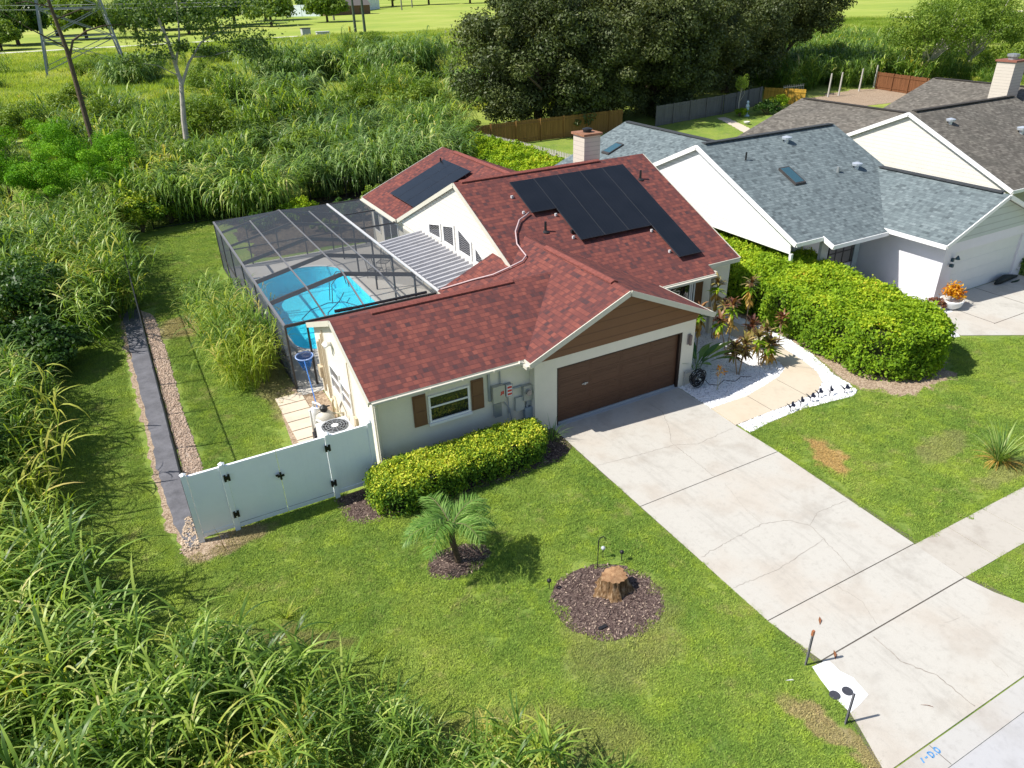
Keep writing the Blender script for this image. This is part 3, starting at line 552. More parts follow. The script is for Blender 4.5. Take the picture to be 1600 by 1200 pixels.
# roof
za=2.74; gz=lambda x: 4.278-.437*abs(x-2.4); mz=lambda y: 2.87+.45*(y-3)
Yv=lambda x: 3+(gz(x)-2.87)/.45
W1=lambda y: 2.74+.4*y; zr=W1(3.08); W2=lambda y: zr-.4*(y-3.08)
polys=[[(-5.95,0,W1(0)),(-1.12,0,W1(0)),(1.70,3.08,zr),(-5.95,3.08,zr)],
 [(-5.95,3.08,zr),(1.70,3.08,zr),(-1.12,6.16,W2(6.16)),(-1.12,6.4,W2(6.4)),(-5.95,6.4,W2(6.4))],
 [(-1.12,-.35,gz(-1.12)),(2.4,-.35,gz(2.4)),(2.4,6.13,gz(2.4)),(1.70,5.449,gz(1.7)),(1.70,3.08,gz(1.7)),(-1.12,0,gz(-1.12))],
 [(1.70,3.08,gz(1.7)),(1.70,5.449,gz(1.7)),(1.2,Yv(1.2),gz(1.2)),(1.2,6.45,gz(1.2)),(-1.12,6.45,gz(-1.12)),(-1.12,6.16,gz(-1.12))],
 [(2.4,-.35,gz(2.4)),(5.92,-.35,gz(5.92)),(5.92,Yv(5.92),gz(5.92)),(2.4,6.13,gz(2.4))],
 [(5.92,Yv(5.92),mz(Yv(5.92))),(5.92,2.54,mz(2.54)),(8.65,2.54,mz(2.54)),(8.65,3.0,mz(3)),(10.25,3.0,mz(3)),(10.25,9.42,5.759),(1.1,9.42,5.759),(1.1,4.87,mz(4.87)),(2.4,6.13,mz(6.13))],
 [(1.1,9.42,5.759),(10.25,9.42,5.759),(10.25,16.0,5.759-.45*6.58),(5.95,11.89,4.65),(1.1,16.33,5.759-.45*6.91)],
 [(1.05,21.5,2.602),(5.95,21.5,4.65),(5.95,11.89,4.65),(1.05,16.43,2.602)],
 [(10.85,21.5,2.602),(10.85,16.43,2.602),(5.95,11.89,4.65),(5.95,21.5,4.65)]]
RF=roofobj('roof',polys,[RED,CREAMTRIM],H)
rv=MB(); 
RCAP=paint('red shingle cap',(.20,.062,.050),.9,.35,9,.4)
for a,b,w_ in [((-4.7,3.08,zr+.0),(.15,3.08,zr+.0),.15),((2.4,.5,4.285),(2.4,4.6,4.285),.14),((1.4,9.42,5.765),(7.9,9.42,5.765),.14),((5.95,13.4,4.66),(5.95,19.9,4.66),.14)]:
    rv=MB(); a=Vector(a);b=Vector(b); sd_=(b-a).normalized().cross(Vector((0,0,1)))*w_; rv.extr([a-sd_-Vector((0,0,.045)),a-sd_+Vector((0,0,.0)),a+Vector((0,0,.055)),a+sd_+Vector((0,0,.0)),a+sd_-Vector((0,0,.045))],b-a); rv.build('ridge_vent',RCAP,RF)
for (x,y) in [(3.3,6.15),(9.05,7.95),(4.85,19.35)]:
    z=mz(y) if y<9 else 4.65-.418*(5.95-x)
    MB()._lathe((x,y,z-.05),[(.16,.02),(.05,.09),(.045,.38),(.045,.42)],10).build('vent_pipe',BLACKM,RF)
# trim
f=MB()
for a,b in [((-1.15,-.37,2.66),(2.4,-.37,4.20)),((2.4,-.37,4.20),(5.95,-.37,2.66)),((-5.97,0,2.66),(-5.97,3.08,3.89)),((-5.97,3.08,3.89),(-5.97,6.4,2.57)),((1.08,6.6,4.42),(1.08,9.42,5.67)),((1.08,4.4,3.42),(1.08,6.6,4.42)),((1.08,9.42,5.67),(1.08,16.33,2.57)),((10.27,3.0,2.79),(10.27,9.42,5.67)),((1.03,21.52,2.53),(5.95,21.52,4.57)),((10.27,9.42,5.67),(10.27,16,2.72))]: MB().beam(a,b,.035,.17).build('fascia',CREAMTRIM,H)
for a,b in [((-1.14,-.35,2.655),(-1.14,.0,2.655)),((5.94,-.35,2.655),(5.94,2.54,2.655)),((5.94,2.52,2.585),(8.65,2.52,2.585)),((8.65,2.52,2.585),(8.65,2.98,2.68)),((8.65,2.98,2.78),(10.25,2.98,2.78)),((1.03,16.4,2.52),(1.03,21.5,2.52))]: MB().beam(a,b,.035,.17).build('fascia',CREAMTRIM,H)
for a,b in (((.96,16.5,2.50),(.96,21.5,2.50)),((6.1,2.45,2.60),(8.6,2.45,2.60))): MB().beam(a,b,.09,.07).build('gutter',CREAMTRIM,H)
gt=MB().beam((-5.9,-.05,2.67),(-1.2,-.05,2.67),.08,.06)
for x in (-5.2,-4.2,-3.2,-2.2): gt.box(x-.015,x+.015,-.13,-.09,2.66,2.72)
gt.build('gutter',CREAMTRIM,H)
gm=MB(); gm.beam((-1.35,-.03,2.70),(-1.19,-.05,2.63),.14,.10); gm.beam((-1.22,.0,2.62),(-1.2,-.32,2.60),.10,.10); gm.build('gutter_elbow',CREAMTRIM,H)
dp=MB(); dp.beam((-5.72,.02,2.6),(-5.72,.24,2.42),.08,.06); dp.beam((-5.72,.25,2.45),(-5.72,.25,.05),.09,.06,(0,1,0)); dp.build('downspout',CREAMTRIM,H)
# garage door with raised panels
gd=MB(); gd.box(.0,4.95,.13,.17,0.03,2.13); 
for r in range(4):
    z0=.05+r*.525
    for k in range(4):
        x0=.10+k*1.2; gd.box(x0,x0+1.12,.124,.13,z0+.07,z0+.44); gd.box(x0+.05,x0+1.07,.118,.124,z0+.12,z0+.39); gd.box(x0+.08,x0+1.04,.114,.118,z0+.15,z0+.24); gd.box(x0+.08,x0+1.04,.114,.118,z0+.27,z0+.36)
    gd.box(0,4.95,.124,.13,z0-.012,z0+.004)
GD=gd.build('garage_door',paint('brown garage door paint',(.105,.052,.030),.5,.1,3),H)
MB().box(0,4.95,.09,.13,0.03,.1).build('door_sweep',GREYP,GD); MB().box(1.0,1.22,.085,.10,1.22,1.26).box(1.08,1.14,.07,.10,1.2,1.28).build('handle',GALV,GD)
jb=MB(); jb.box(4.86,4.95,.02,.12,0,2.13); jb.box(0,.06,.02,.12,0,2.13); jb.box(.06,4.86,.02,.12,2.08,2.13); jb.build('garage_door_frame',paint('dark brown frame',(.03,.018,.014),.5,.05),H)
tag(MB().box(-.05,5.0,-.04,.14,-.02,.034).build('garage_threshold',paint('grey threshold',(.42,.44,.47),.7,.1)),kind='structure')
# front window and shutters
win=window(H,'y',.3,-4.17,-2.86,1.36,2.25,mull=(1.86,)); MB().box(-4.2,-2.83,.2,.3,1.28,1.355).build('sill',WHITE,win)
for a in (-4.64,-2.80):
    sh=MB(); sh.box(a,a+.40,.26,.3,1.35,2.36); sh.box(a+.04,a+.36,.245,.26,1.40,1.83); sh.box(a+.04,a+.36,.245,.26,1.90,2.31); sh.build('shutter',BROWN,H)
# left wall windows, utility runs
window(H,'x',-5.8,2.45,3.45,1.0,1.78,glass=GLASSL,mull=(1.4,)); window(H,'x',-5.8,3.55,4.6,1.0,1.9,glass=GLASSL,mull=(1.45,))
TANC=paint('tan conduit',(.52,.43,.30),.6,.1)
for y_,z1_,z0_,r_ in ((4.95,2.9,.5,.025),(5.15,2.7,.3,.03),(5.45,2.4,.7,.03),(2.3,2.9,.7,.018),(5.75,2.2,.3,.04)): MB().tube([(-5.84,y_,z1_),(-5.84,y_,z0_)],r_,6).build('conduit',TANC,H)
MB().box(-5.95,-5.8,5.58,5.88,.9,1.3).build('equipment_box',TANC,H); MB().box(-5.88,-5.8,2.05,2.25,.75,1.1).build('equipment_box',TANC,H)
MB().box(-5.86,-5.8,3.95,4.15,2.75,2.9).tube([(-5.86,4.05,2.82),(-6.05,4.05,2.75)],[.07,.10],10).tube([(-5.86,4.0,2.85),(-6.03,3.85,2.92)],[.06,.09],10).build('flood_light',WHITE,H)
# equipment boxes on the front wall
BX=[('equipment_box','cream solar disconnect box with red label',-2.16,-1.78,1.46,2.0,.19,paint('cream box',(.46,.45,.37),.5,.05)),('equipment_box','small box covered in red and white warning labels',-1.71,-1.49,1.55,1.95,.15,GREYP),('electric_meter',None,-1.10,-.79,1.22,1.72,.16,paint('meter box',(.38,.38,.34),.5,.05)),
    ('equipment_box','pale grey cover plate box under the meter',-1.36,-1.07,.9,1.36,.10,paint('pale box',(.45,.46,.42),.5,.05)),('equipment_box','blue grey utility box low beside the garage corner',-1.05,-.80,.36,.93,.14,paint('blue grey box',(.27,.33,.38),.5,.05)),('equipment_box','grey metal switch box hanging below the cream box',-2.1,-1.87,.93,1.38,.12,GALV),('equipment_box',None,-.92,-.81,1.0,1.25,.08,GREYP)]
REDL=paint('red label',(.55,.05,.04),.5,.05); LABW=paint('white label',(.75,.75,.75),.5,.05)
for nm,lb,a,b,c,d,dp_,mt in BX:
    o=bevel(MB().box(a,b,.3-dp_,.299,c,d).box(a-.01,b+.01,.3-dp_-.01,.3-dp_,c-.005,d+.015).build(nm,mt,H),.008)
    if lb: o['label']=lb
    y=.3-dp_-.014
    if nm=='electric_meter':
        mt2=MB(); mt2.tube([(a+.14,y,1.52),(a+.14,y-.09,1.52)],[.10,.09],16); mt2.build('meter_dial',GLASSL,o); MB().tube([(a+.14,y+.004,1.52),(a+.14,y-.03,1.52)],.115,16).build('meter_ring',GALV,o)
    if c==1.46: MB().box(a+.25,a+.29,y,y+.005,1.72,1.82).box(a+.30,a+.35,y,y+.005,1.72,1.83).box(a+.22,a+.29,y,y+.005,1.70,1.725).build('warning_label',REDL,o)
    if c==1.55:
        MB().box(a+.03,b-.02,y,y+.004,1.57,1.93).build('label_sheet',LABW,o); rr=MB()
        for k in range(3): rr.box(a+.045,b-.03,y-.004,y-.001,1.60+k*.115,1.67+k*.115)
        rr.build('warning_label',REDL,o)
MB().box(-2.25,-2.18,.24,.3,1.5,2.66).build('conduit',GREYP,H)
for pts_,r_ in (([(-1.84,.26,2.0),(-1.84,.26,2.66)],.02),([(-1.6,.25,1.55),(-1.58,.25,.9)],.018),([(-1.8,.25,1.46),(-1.55,.25,1.05),(-1.5,.25,.6)],.018),([(-1.49,.25,1.72),(-1.1,.25,1.72)],.03),([(-.95,.23,1.25),(-.95,.23,.9)],.03),([(-1.85,.25,1.46),(-1.9,.25,1.38)],.03)): MB().tube(pts_,r_,6).build('conduit',GREYP,H)
# wall light beside the garage door
wl=MB(); wl.box(5.16,5.30,-.03,0,1.62,2.0); wl.build('wall_light',paint('light backplate',(.30,.27,.26),.4,.05),H)
MB()._lathe((5.23,-.10,1.62),[(.045,0),(.055,.03),(.05,.17),(.055,.2),(.055,.35),(.02,.38)],12).build('lamp_shade',paint('lamp bronze',(.20,.15,.14),.4,.1),H)
# entry wall
window(H,'y',3.3,7.0,8.12,1.1,2.2); window(H,'y',3.3,8.16,8.34,.1,2.3); 
MB().box(8.36,8.72,3.24,3.3,0,2.4).build('entry_panel',paint('brown entry panel',(.16,.075,.03),.6,.1),H); MB().box(8.78,8.92,2.75,2.9,0,2.62).build('porch_post',CREAMTRIM,H); MB().box(5.5,8.9,2.9,3.28,2.5,2.6).build('soffit',CREAMTRIM,H)
# gable windows of the great room, trapezoid openings
for pts in [[(12.43,3.36),(11.28,3.60),(11.28,3.02),(12.43,2.98)],[(10.87,3.66),(9.88,3.86),(9.88,3.03),(10.87,3.03)],[(9.34,3.90),(8.3,3.60),(8.3,3.03),(9.34,3.03)],[(7.82,3.55),(6.95,3.08),(6.95,3.02),(7.82,3.02)]]:
    c=(sum(p[0] for p in pts)/4,sum(p[1] for p in pts)/4); P=[(1.185,p[0],p[1]) for p in pts]; O=[(1.185,c[0]+(p[0]-c[0])*1.0+math.copysign(.09,p[0]-c[0]),p[1]+math.copysign(.09,p[1]-c[1])) for p in pts]
    fr=MB()
    for k in range(4): fr.extr([P[k],P[(k+1)%4],O[(k+1)%4],O[k]],(-.05,0,0))
    fo=fr.build('window',WHITE,H); MB().extr(P,(-.012,0,0)).build('pane',GLASSB,fo)
# sliding doors under the screened section
window(H,'x',1.45,17.3,19.6,.05,2.1,fw=.08,mull=(),trans=(18.45,)); window(H,'x',1.25,14.0,15.6,.05,2.1,fw=.08,trans=(14.8,)); window(H,'x',1.45,20.1,21.0,.9,2.0)
window(H,'x',1.25,8.0,11.5,.05,2.1,fw=.08,trans=(9.7,))
# ribbed patio roof
rb=MB(); n=19; y0,y1=6.5,13.62
zf=lambda x: 2.45+(x+.83)*.11
for k in range(n):
    a=y0+(y1-y0)*k/n; b=y0+(y1-y0)*(k+1)/n; c=a+(b-a)*.5; e=a+(b-a)*.62; g2=a+(b-a)*.9
    for p,q,dz0,dz1 in ((a,c,0,0),(c,e,0,.13),(e,g2,.13,.13),(g2,b,.13,0)):
        rb.poly([(-.83,p,zf(-.83)+dz0),(1.2,p,zf(1.2)+dz0),(1.2,q,zf(1.2)+dz1),(-.83,q,zf(-.83)+dz1)]); rb.poly([(-.83,p,zf(-.83)-.05),(-.83,q,zf(-.83)-.05),(1.2,q,zf(1.2)-.05),(1.2,p,zf(1.2)-.05)])
rb.build('patio_roof',paint('ribbed patio roof metal',(.40,.40,.42),.5,.15,2,0,.3,.1),H)
# conduit snaking over the roof
pts=[(-1.03,6.33,2.80),(-.1,5.6,3.2),(.45,5.0,3.48),(1.0,4.75,3.73),(1.42,4.6,3.92),(1.66,4.75,4.02),(1.75,5.2,4.06),(1.85,5.75,4.14),(2.1,6.3,4.42),(2.55,6.8,4.66),(2.95,7.0,4.73),(3.15,7.1,4.78)]
MB().tube([(x,y,z+.03) for x,y,z in pts],.028,8).build('roof_conduit',paint('pinkish plastic conduit',(.50,.38,.38),.5,.05),H,True)
# chimney
ch=MB().box(9.35,10.25,12.65,13.6,3.9,6.1); SIDB=siding('beige chimney siding',(.58,.53,.46)); CH=ch.build('chimney',SIDB,RF); MB().box(9.27,10.33,12.57,13.68,6.1,6.2).build('chimney_cap',paint('rusty cap',(.30,.15,.09),.6,.3,4),CH); MB()._lathe((9.8,13.1,6.2),[(.2,0),(.2,.1),(.24,.1),(.24,.16),(.1,.2)],12).build('flue',BLACKM,CH)
# pool solar pipe on the wing ridge
sp=MB().tube([(-4.9,6.3,2.86),(-1.75,5.9,3.02)],.05,6); sp.tube([(-5.0,6.25,2.9),(-4.4,6.2,2.9)],.06,6); sp.build('roof_pipe',BLACKM,H)
# solar panels
def panel(o,u,v,nrm,wd,ln,parent,lab=None):
    o=Vector(o);u=Vector(u);v=Vector(v);nn=Vector(nrm); a=o+nn*.14; t=nn*.035; mb=MB(); P=[a,a+u*wd,a+u*wd+v*ln,a+v*ln]; mb.m=1; mb.extr(P,t); mb.m=0
    e=.012; Q=[a+u*e+v*e,a+u*(wd-e)+v*e,a+u*(wd-e)+v*(ln-e),a+u*e+v*(ln-e)]; mb.poly([q_+t*1.06 for q_ in Q],[(0,0),(wd,0),(wd,ln),(0,ln)])
    # mounting feet at both ends of the panel, down to the shingles
    mb.m=2
    for s_ in (.15,.85):
        for r_ in (.2,.8):
            c=a+u*wd*s_+v*ln*r_; mb.beam(c-nn*.15,c,.03,.04)
    return mb.build('solar_panel',[PANEL,paint('black panel frame',(.035,.038,.045),.35,.05),GALV],parent)
c_=1/math.sqrt(1+.45**2); MV=Vector((0,c_,.45*c_)); MN=Vector((0,-.45*c_,c_)); MU=Vector((1,0,0)); wdp=1.085; lnp=1.93
for (x,y) in [(3.19+k*1.1,7.05) for k in range(5)]+[(4.28+k*1.1,5.30) for k in range(4)]+[(7.58,3.55)]:
    panel((x,y-.03,mz(y-.03)),MU,MV,MN,wdp,lnp,RF)
cr_=1/math.sqrt(1+.418**2); RV=Vector((cr_,0,.418*cr_)); RN=Vector((-.418*cr_,0,cr_)); rz=lambda x: 4.65-.418*(5.95-x)
for k in range(4):
    panel((1.98 if k else 1.98,19.4-(k+1)*1.1,rz(1.98)),Vector((0,1,0)),RV,RN,wdp,1.9,RF) if k<3 else None
for k in range(3): panel((3.72,19.4-(k+1)*1.1,rz(3.72)),Vector((0,1,0)),RV,RN,wdp,1.5,RF)
MB().box(4.22,4.32,5.75,5.85,mz(5.8)+.02,mz(5.8)+.14).build('junction_box',BLACKM,RF)
for (x,y) in [(7.5,5.1),(7.5,3.95),(2.95,8.1),(2.95,7.2),(4.15,6.8),(4.15,5.55)]: MB().box(x-.03,x+.05,y-.04,y+.04,mz(y),mz(y)+.10).build('rail_end',ALUW,RF)

def neighbour(x0,x1,rx,label,roofm,gabm,wallm,trim,rear_y,garage=None,front_detail=False,sky=()):
    Hn=thing('house',label,'house',(x0,3,0)); ry0=3.0
    w=MB(); w.extr([(x0+.2,3.4,2.42),(x0+.2,3.4,2.86),(x0+.2,9.42,5.6),(x0+.2,16.1,2.62),(x0+.2,16.1,2.42)],(-.05,0,0)); w.build('gable_siding',gabm,Hn)
    w=MB(); w.extr([(x0+1.3,4.2,0),(x0+1.3,4.2,2.6),(x0+1.3,9.42,4.8),(x0+1.3,16.0,2.6),(x0+1.3,16,0)],(.15,0,0)); w.extr([(x1-.3,4.2,0),(x1-.3,4.2,2.9),(x1-.3,9.42,5.5),(x1-.3,16.0,2.6),(x1-.3,16,0)],(.15,0,0)); w.box(x0+1.45,x1-.3,4.2,4.4,0,2.6); w.box(x0+.25,x0+.4,16.1,rear_y-.3,0,2.6); w.box(x0+.4,2*rx-x0-.4,rear_y-.5,rear_y-.3,0,2.6); w.box(x0+.4,x1,16.0,16.1,0,2.6); w.build('wall',wallm,Hn)
    hs=4.65-2.602; sl_=hs/(rx-x0)
    P=[]
    if garage:
        gx=garage; ge=gx-3.52; G=lambda x: 4.278-.437*abs(x-gx)
        P.append([(x0,3,mz(3)),(x0+1.6,3,mz(3)),(x0+1.6,2.45,mz(2.45)),(ge,2.45,mz(2.45)),(ge,2.71,mz(2.71)),(gx,6.13,mz(6.13)),(x1,3+(G(x1)-2.87)/.45,G(x1)),(x1,9.42,5.759),(x0,9.42,5.759)])
        P.append([(ge,-.2,G(ge)),(gx,-.2,G(gx)),(gx,6.13,G(gx)),(ge,2.71,G(ge))]); P.append([(gx,-.2,G(gx)),(gx+3.52,-.2,G(ge)),(gx+3.52,9,G(ge)),(gx,9,G(gx))])
    else: P.append([(x0,3,mz(3)),(x1,3,mz(3)),(x1,9.42,5.759),(x0,9.42,5.759)])
    yj=lambda z: 9.42+(5.759-z)/.45
    P.append([(x0,9.42,5.759),(x1,9.42,5.759),(x1,yj(4.65-(x1-rx)*sl_) if x1>rx else 16.3,4.65-max(0,x1-rx)*sl_),(rx,yj(4.65),4.65),(x0,yj(2.65),2.65)])
    P.append([(x0,rear_y,2.602),(rx,rear_y,4.65),(rx,yj(4.65),4.65),(x0,yj(2.602),2.602)]); P.append([(2*rx-x0,rear_y,2.602),(2*rx-x0,yj(2.602),2.602),(rx,yj(4.65),4.65),(rx,rear_y,4.65)])
    rf=roofobj('roof',P,[roofm,trim],Hn)
    f=MB()
    for a,b in [((x0-.02,3,2.78),(x0-.02,9.42,5.67)),((x0-.02,9.42,5.67),(x0-.02,yj(2.65),2.56))]: f.beam(a,b,.04,.2)
    f.box(x0+.12,x0+.145,3.35,16,2.28,2.5)
    if garage:
        f.beam((x0,2.98,2.78),(x0+1.6,2.98,2.78),.04,.17); f.beam((x0+1.6,2.43,2.55),(ge,2.43,2.55),.04,.17); f.beam((x0+1.58,2.43,2.55),(x0+1.58,3.05,2.80),.04,.2); f.beam((ge-.02,-.2,2.65),(ge-.02,2.7,2.65),.04,.18)
        f.beam((ge,-.22,2.66),(gx,-.22,4.2),.04,.17); f.beam((gx,-.22,4.2),(gx+3.5,-.22,2.66),.04,.17)
    else: f.beam((x0,2.98,2.78),(x1,2.98,2.78),.04,.17)
    f.box(x0+.1,x0+.22,3.25,3.37,0,2.3)
    f.build('fascia',trim,Hn)
    cp=MB(); capline(cp,(x0+.4,9.42,5.78),(x1-.2,9.42,5.78),.15,.05); capline(cp,(rx,12.3,4.67),(rx,rear_y-.2,4.67),.15,.05)
    if garage: capline(cp,(garage,.1,4.30),(garage,6.0,4.30),.15,.05)
    cp.build('ridge_cap',paint('dark ridge cap',(.05,.055,.06) if roofm is BLUEG else (.045,.04,.036),.9,.3,5),rf)
    return Hn,rf
N1,N1R=neighbour(13.35,22.35,18.6,'lavender house with blue grey roof and white garage door','BLUEG' and BLUEG,SIDW,LAV,WHITE,21.9,21.9)
w=MB(); w.box(19.0,19.15,.3,4.2,0,2.6); w.box(19.0,19.75,.15,.3,0,2.3); w.box(24.55,25.2,.15,.3,0,2.3); w.box(19.75,24.55,.15,.3,2.1,2.3); w.box(25.05,25.2,.3,6,0,2.6); w.box(19.0,25.2,.15,.3,2.3,2.55); w.build('garage_wall',LAV,N1)
MB().extr([(19.0,.12,2.55),(25.2,.12,2.55),(25.3,.12,2.7),(21.9,.12,4.14),(18.7,.12,2.74)],(0,.05,0)).build('garage_gable',SIDGR,N1)
gd=MB(); gd.box(19.75,24.55,.24,.29,.02,2.1)
for k in range(4): gd.box(19.75,24.55,.232,.24,.03+k*.52,.51+k*.52)
gd.build('garage_door',paint('white garage door',(.66,.67,.67),.5,.03),N1)
window(N1,'y',4.2,16.95,19.0,.75,1.95,glass=GLASSL,frame=BRONZE,mull=(1.35,),trans=(17.45,17.95,18.5),fw=.04)
SHM=paint('pale blue grey shutter',(.42,.50,.52),.6,.05); MB().box(16.35,16.75,4.14,4.2,.2,2.3).build('shutter',SHM,N1); MB().box(18.62,18.95,4.10,4.14,.2,2.3).build('shutter',SHM,N1)
MB().box(14.95,15.35,3.0,3.15,0,2.6).build('porch_post',LAVD,N1); MB().box(14.55,14.7,4.3,16,0,.01).build('side_step',LAVD,N1)
wl=MB(); wl.box(19.5,19.6,.05,.15,1.75,1.9)._lathe((19.62,-.05,1.88),[(.11,0),(.02,.16)],8).box(19.4,19.5,-.05,.1,1.55,1.68); wl.build('wall_light',paint('dark teal lamp',(.03,.07,.09),.4,.05),N1)
def skylight(rf,x0,x1,y0,y1,zf,along='y'):
    c=[(x0,y0,zf(x0,y0)),(x1,y0,zf(x1,y0)),(x1,y1,zf(x1,y1)),(x0,y1,zf(x0,y1))]; f=MB().extr(c,(0,0,.10)); fo=f.build('skylight',BRONZE,rf)
    e=.07; cc=((x0+x1)/2,(y0+y1)/2); q=[(x+(cc[0]-x)*.2,y+(cc[1]-y)*.12) for x,y,_ in c]; MB().extr([(x,y,zf(x,y)+.101) for x,y in q],(0,0,.01)).build('pane',GLASSSKY,fo)
skylight(N1R,16.2,16.85,5.95,7.05,lambda x,y: mz(y)); skylight(N1R,15.45,16.55,19.2,19.9,lambda x,y: 4.65-(18.6-x)*.39)
def roofvent(rf,x,y,z,s=1): MB()._lathe((x,y,z-.1),[(.10*s,0),(.10*s,.22*s),(.22*s,.24*s),(.24*s,.34*s),(.05,.40*s)],12).build('roof_vent',paint('pale vent metal',(.55,.6,.66),.35,.05,3,0,.5,.4),rf)
roofvent(N1R,18.3,8.7,mz(8.7)); roofvent(N1R,20.55,6.28,mz(6.28)); MB()._lathe((19.27,6.27,mz(6.27)-.1),[(.07,0),(.07,.35),(.03,.36)],10).build('vent_pipe',GALV,N1R); MB()._lathe((15.06,8.0,mz(8.0)-.1),[(.04,0),(.04,.45),(.02,.46)],8).build('vent_pipe',BLACKM,N1R)
N2,N2R=neighbour(28.2,37.75,34.2,'house with weathered brown shingle roof and cream gable','b' and BRNG,SID,LAVD,WHITE,22.0,37.3)
roofvent(N2R,29.96,8.1,mz(8.1),1.0); roofvent(N2R,34.1,6.5,mz(6.5),1.2)
N3,N3R=neighbour(44.3,53.5,50.6,'farthest house with brown shingle roof and siding chimney','b' and BRNG,SID,LAVD,WHITE,23.2)
CH=MB().box(47.0,48.3,15.0,16.3,3.0,6.6).build('chimney',SIDB,N3R); MB().box(46.9,48.4,14.9,16.4,6.6,6.72).build('chimney_cap',paint('brown cap',(.25,.10,.07),.6,.2),CH); MB()._lathe((47.65,15.65,6.72),[(.3,0),(.3,.2),(.4,.2),(.4,.35),(.1,.4)],12).build('flue',GALV,CH)
# neighbour paving
sheet('neighbour_driveway',[(19.0,.2),(25.2,.2),(25.2,-14),(20.6,-14),(19.6,-6.2),(19.2,-3.9),(16.9,-2.5),(17.4,-1.0),(18.9,-.9)],.03,CONC)
nj=MB(); nj.box(19.0,25.2,-2.53,-2.5,.03,.033); nj.box(22.0,22.03,-14,.2,.03,.033); nj.box(19.05,19.08,-2.5,.1,.03,.033); tag(nj.build('neighbour_driveway_joints',jm),kind='structure')
sheet('gravel_bed',wobble([(14.6,-2.2),(16.8,-2.5),(18.9,-1.0),(19,.3),(18.9,2.5),(16,4.0),(14.6,3)],.05,gw),.02,GRAVW)
sheet('back_path',wobble([(38.9,31.8),(40.5,33.5),(42.0,36.5),(43.2,39),(43.9,40.6),(44.9,40.4),(43.9,38),(42.6,35),(41.3,32.6),(39.8,31)],.05,gw),.03,PAVER)

# ------------------------------------------------------------ pool, deck, cage
def pool_outline(inset=0.,n=72):
    x0,x1,y0,y1=-5.75+inset,-1.45-inset,9.6+inset,19.6-inset; r=1.15-inset*.5; R2=(x1-x0)/2-.02; out=[]
    for cx,cy,a0,a1,rr in ((x1-r,y0+r,-90,0,r),(x1-R2,y1-R2*.8,0,90,R2),(x0+R2,y1-R2*.8,90,180,R2),(x0+r,y0+r,180,270,r)):
        for k in range(13):
            t=R_(a0+(a1-a0)*k/12); out.append((cx+rr*math.cos(t),cy+rr*(.8 if rr==R2 else 1)*math.sin(t)))
    return out
po=pool_outline(); cx,cy=-3.6,14.5
d=MB()
def torect(p):
    dx,dy=p[0]-cx,p[1]-cy; t=min(((HX1 if dx>0 else HX0)-cx)/dx if abs(dx)>1e-6 else 9e9,((HY1 if dy>0 else HY0)-cy)/dy if abs(dy)>1e-6 else 9e9); return (cx+dx*t,cy+dy*t)
cor=[(HX0,HY0),(HX1,HY0),(HX1,HY1),(HX0,HY1)]
for i in range(len(po)):
    a,b=po[i],po[(i+1)%len(po)]; A,B=torect(a),torect(b); mid=[c for c in cor if (abs(A[0]-B[0])>1e-3 and abs(A[1]-B[1])>1e-3 and abs(c[0]-A[0])+abs(c[1]-A[1])<6 and (abs(c[0]-A[0])<1e-3 or abs(c[1]-A[1])<1e-3) and (abs(c[0]-B[0])<1e-3 or abs(c[1]-B[1])<1e-3))]
    d.poly([(*a,.03),(*b,.03),(*B,.03)]+[(*c,.03) for c in mid]+[(*A,.03)])
for (p,q,r,s) in ((-6.62,1.45,6.35,HY0),(-6.62,1.45,HY1,21.7),(-6.62,HX0,HY0,HY1),(HX1,1.45,HY0,HY1)): d.poly([(p,r,.03),(q,r,.03),(q,s,.03),(p,s,.03)])
tag(d.build('patio_deck',DECK),kind='structure')
PO=thing('swimming_pool','turquoise in-ground swimming pool with rounded end inside the screen enclosure','swimming pool',(-3.6,14.5,0))
b=MB(); n=len(po)
for i in range(n):
    a,c=po[i],po[(i+1)%n]; b.poly([(*a,.04),(*c,.04),(*c,-1.15),(*a,-1.15)])
b.poly([(x,y,-1.1) for x,y in po]); b.box(-2.35,-1.46,10.2,16.5,-1.15,-.3)
t=NT('turquoise pool plaster'); p=t.pos(); nn=t.noise(p,2,4); t.pbr(t.ramp(nn,[(.3,(.10,.78,.95)),(.7,(.14,.86,.99))]),.7,.2); b.build('basin',t.m,PO)
pc=pool_outline(-.16); cpb=MB()
for i in range(n):
    a,c,e,f2=po[i],po[(i+1)%n],pc[(i+1)%n],pc[i]; cpb.extr([(*a,.031),(*c,.031),(*e,.031),(*f2,.031)],(0,0,.03))
cpb.build('coping',paint('pale coping',(.66,.66,.64),.7,.08),PO)
lad=MB(); 
for y in (16.7,17.3): lad.tube([(-5.95,y,.05),(-5.95,y,.55),(-5.85,y,.72),(-5.6,y,.72),(-5.5,y,.5),(-5.5,y,-.9)],.022,8)
for z in (-.2,-.5,-.8): lad.tube([(-5.5,16.7,z),(-5.5,17.3,z)],.02,6)
lad.build('ladder',paint('pool rail metal',(.7,.72,.74),.25,.03,3,0,.5,.8),PO)
hl=MB()
for y in (15.6,16.05): hl.tube([(-1.9,y,.06),(-2.0,y,.7),(-2.3,y,.75),(-2.7,y,.35),(-2.8,y,-.6)],.02,8)
hl.build('handrail',BRONZE,PO)
wt=NT('pool water'); tr=wt.n('BsdfTransparent'); tr.inputs[0].default_value=(.74,.97,1,1); gg=wt.n('BsdfGlossy'); gg.inputs['Roughness'].default_value=.03
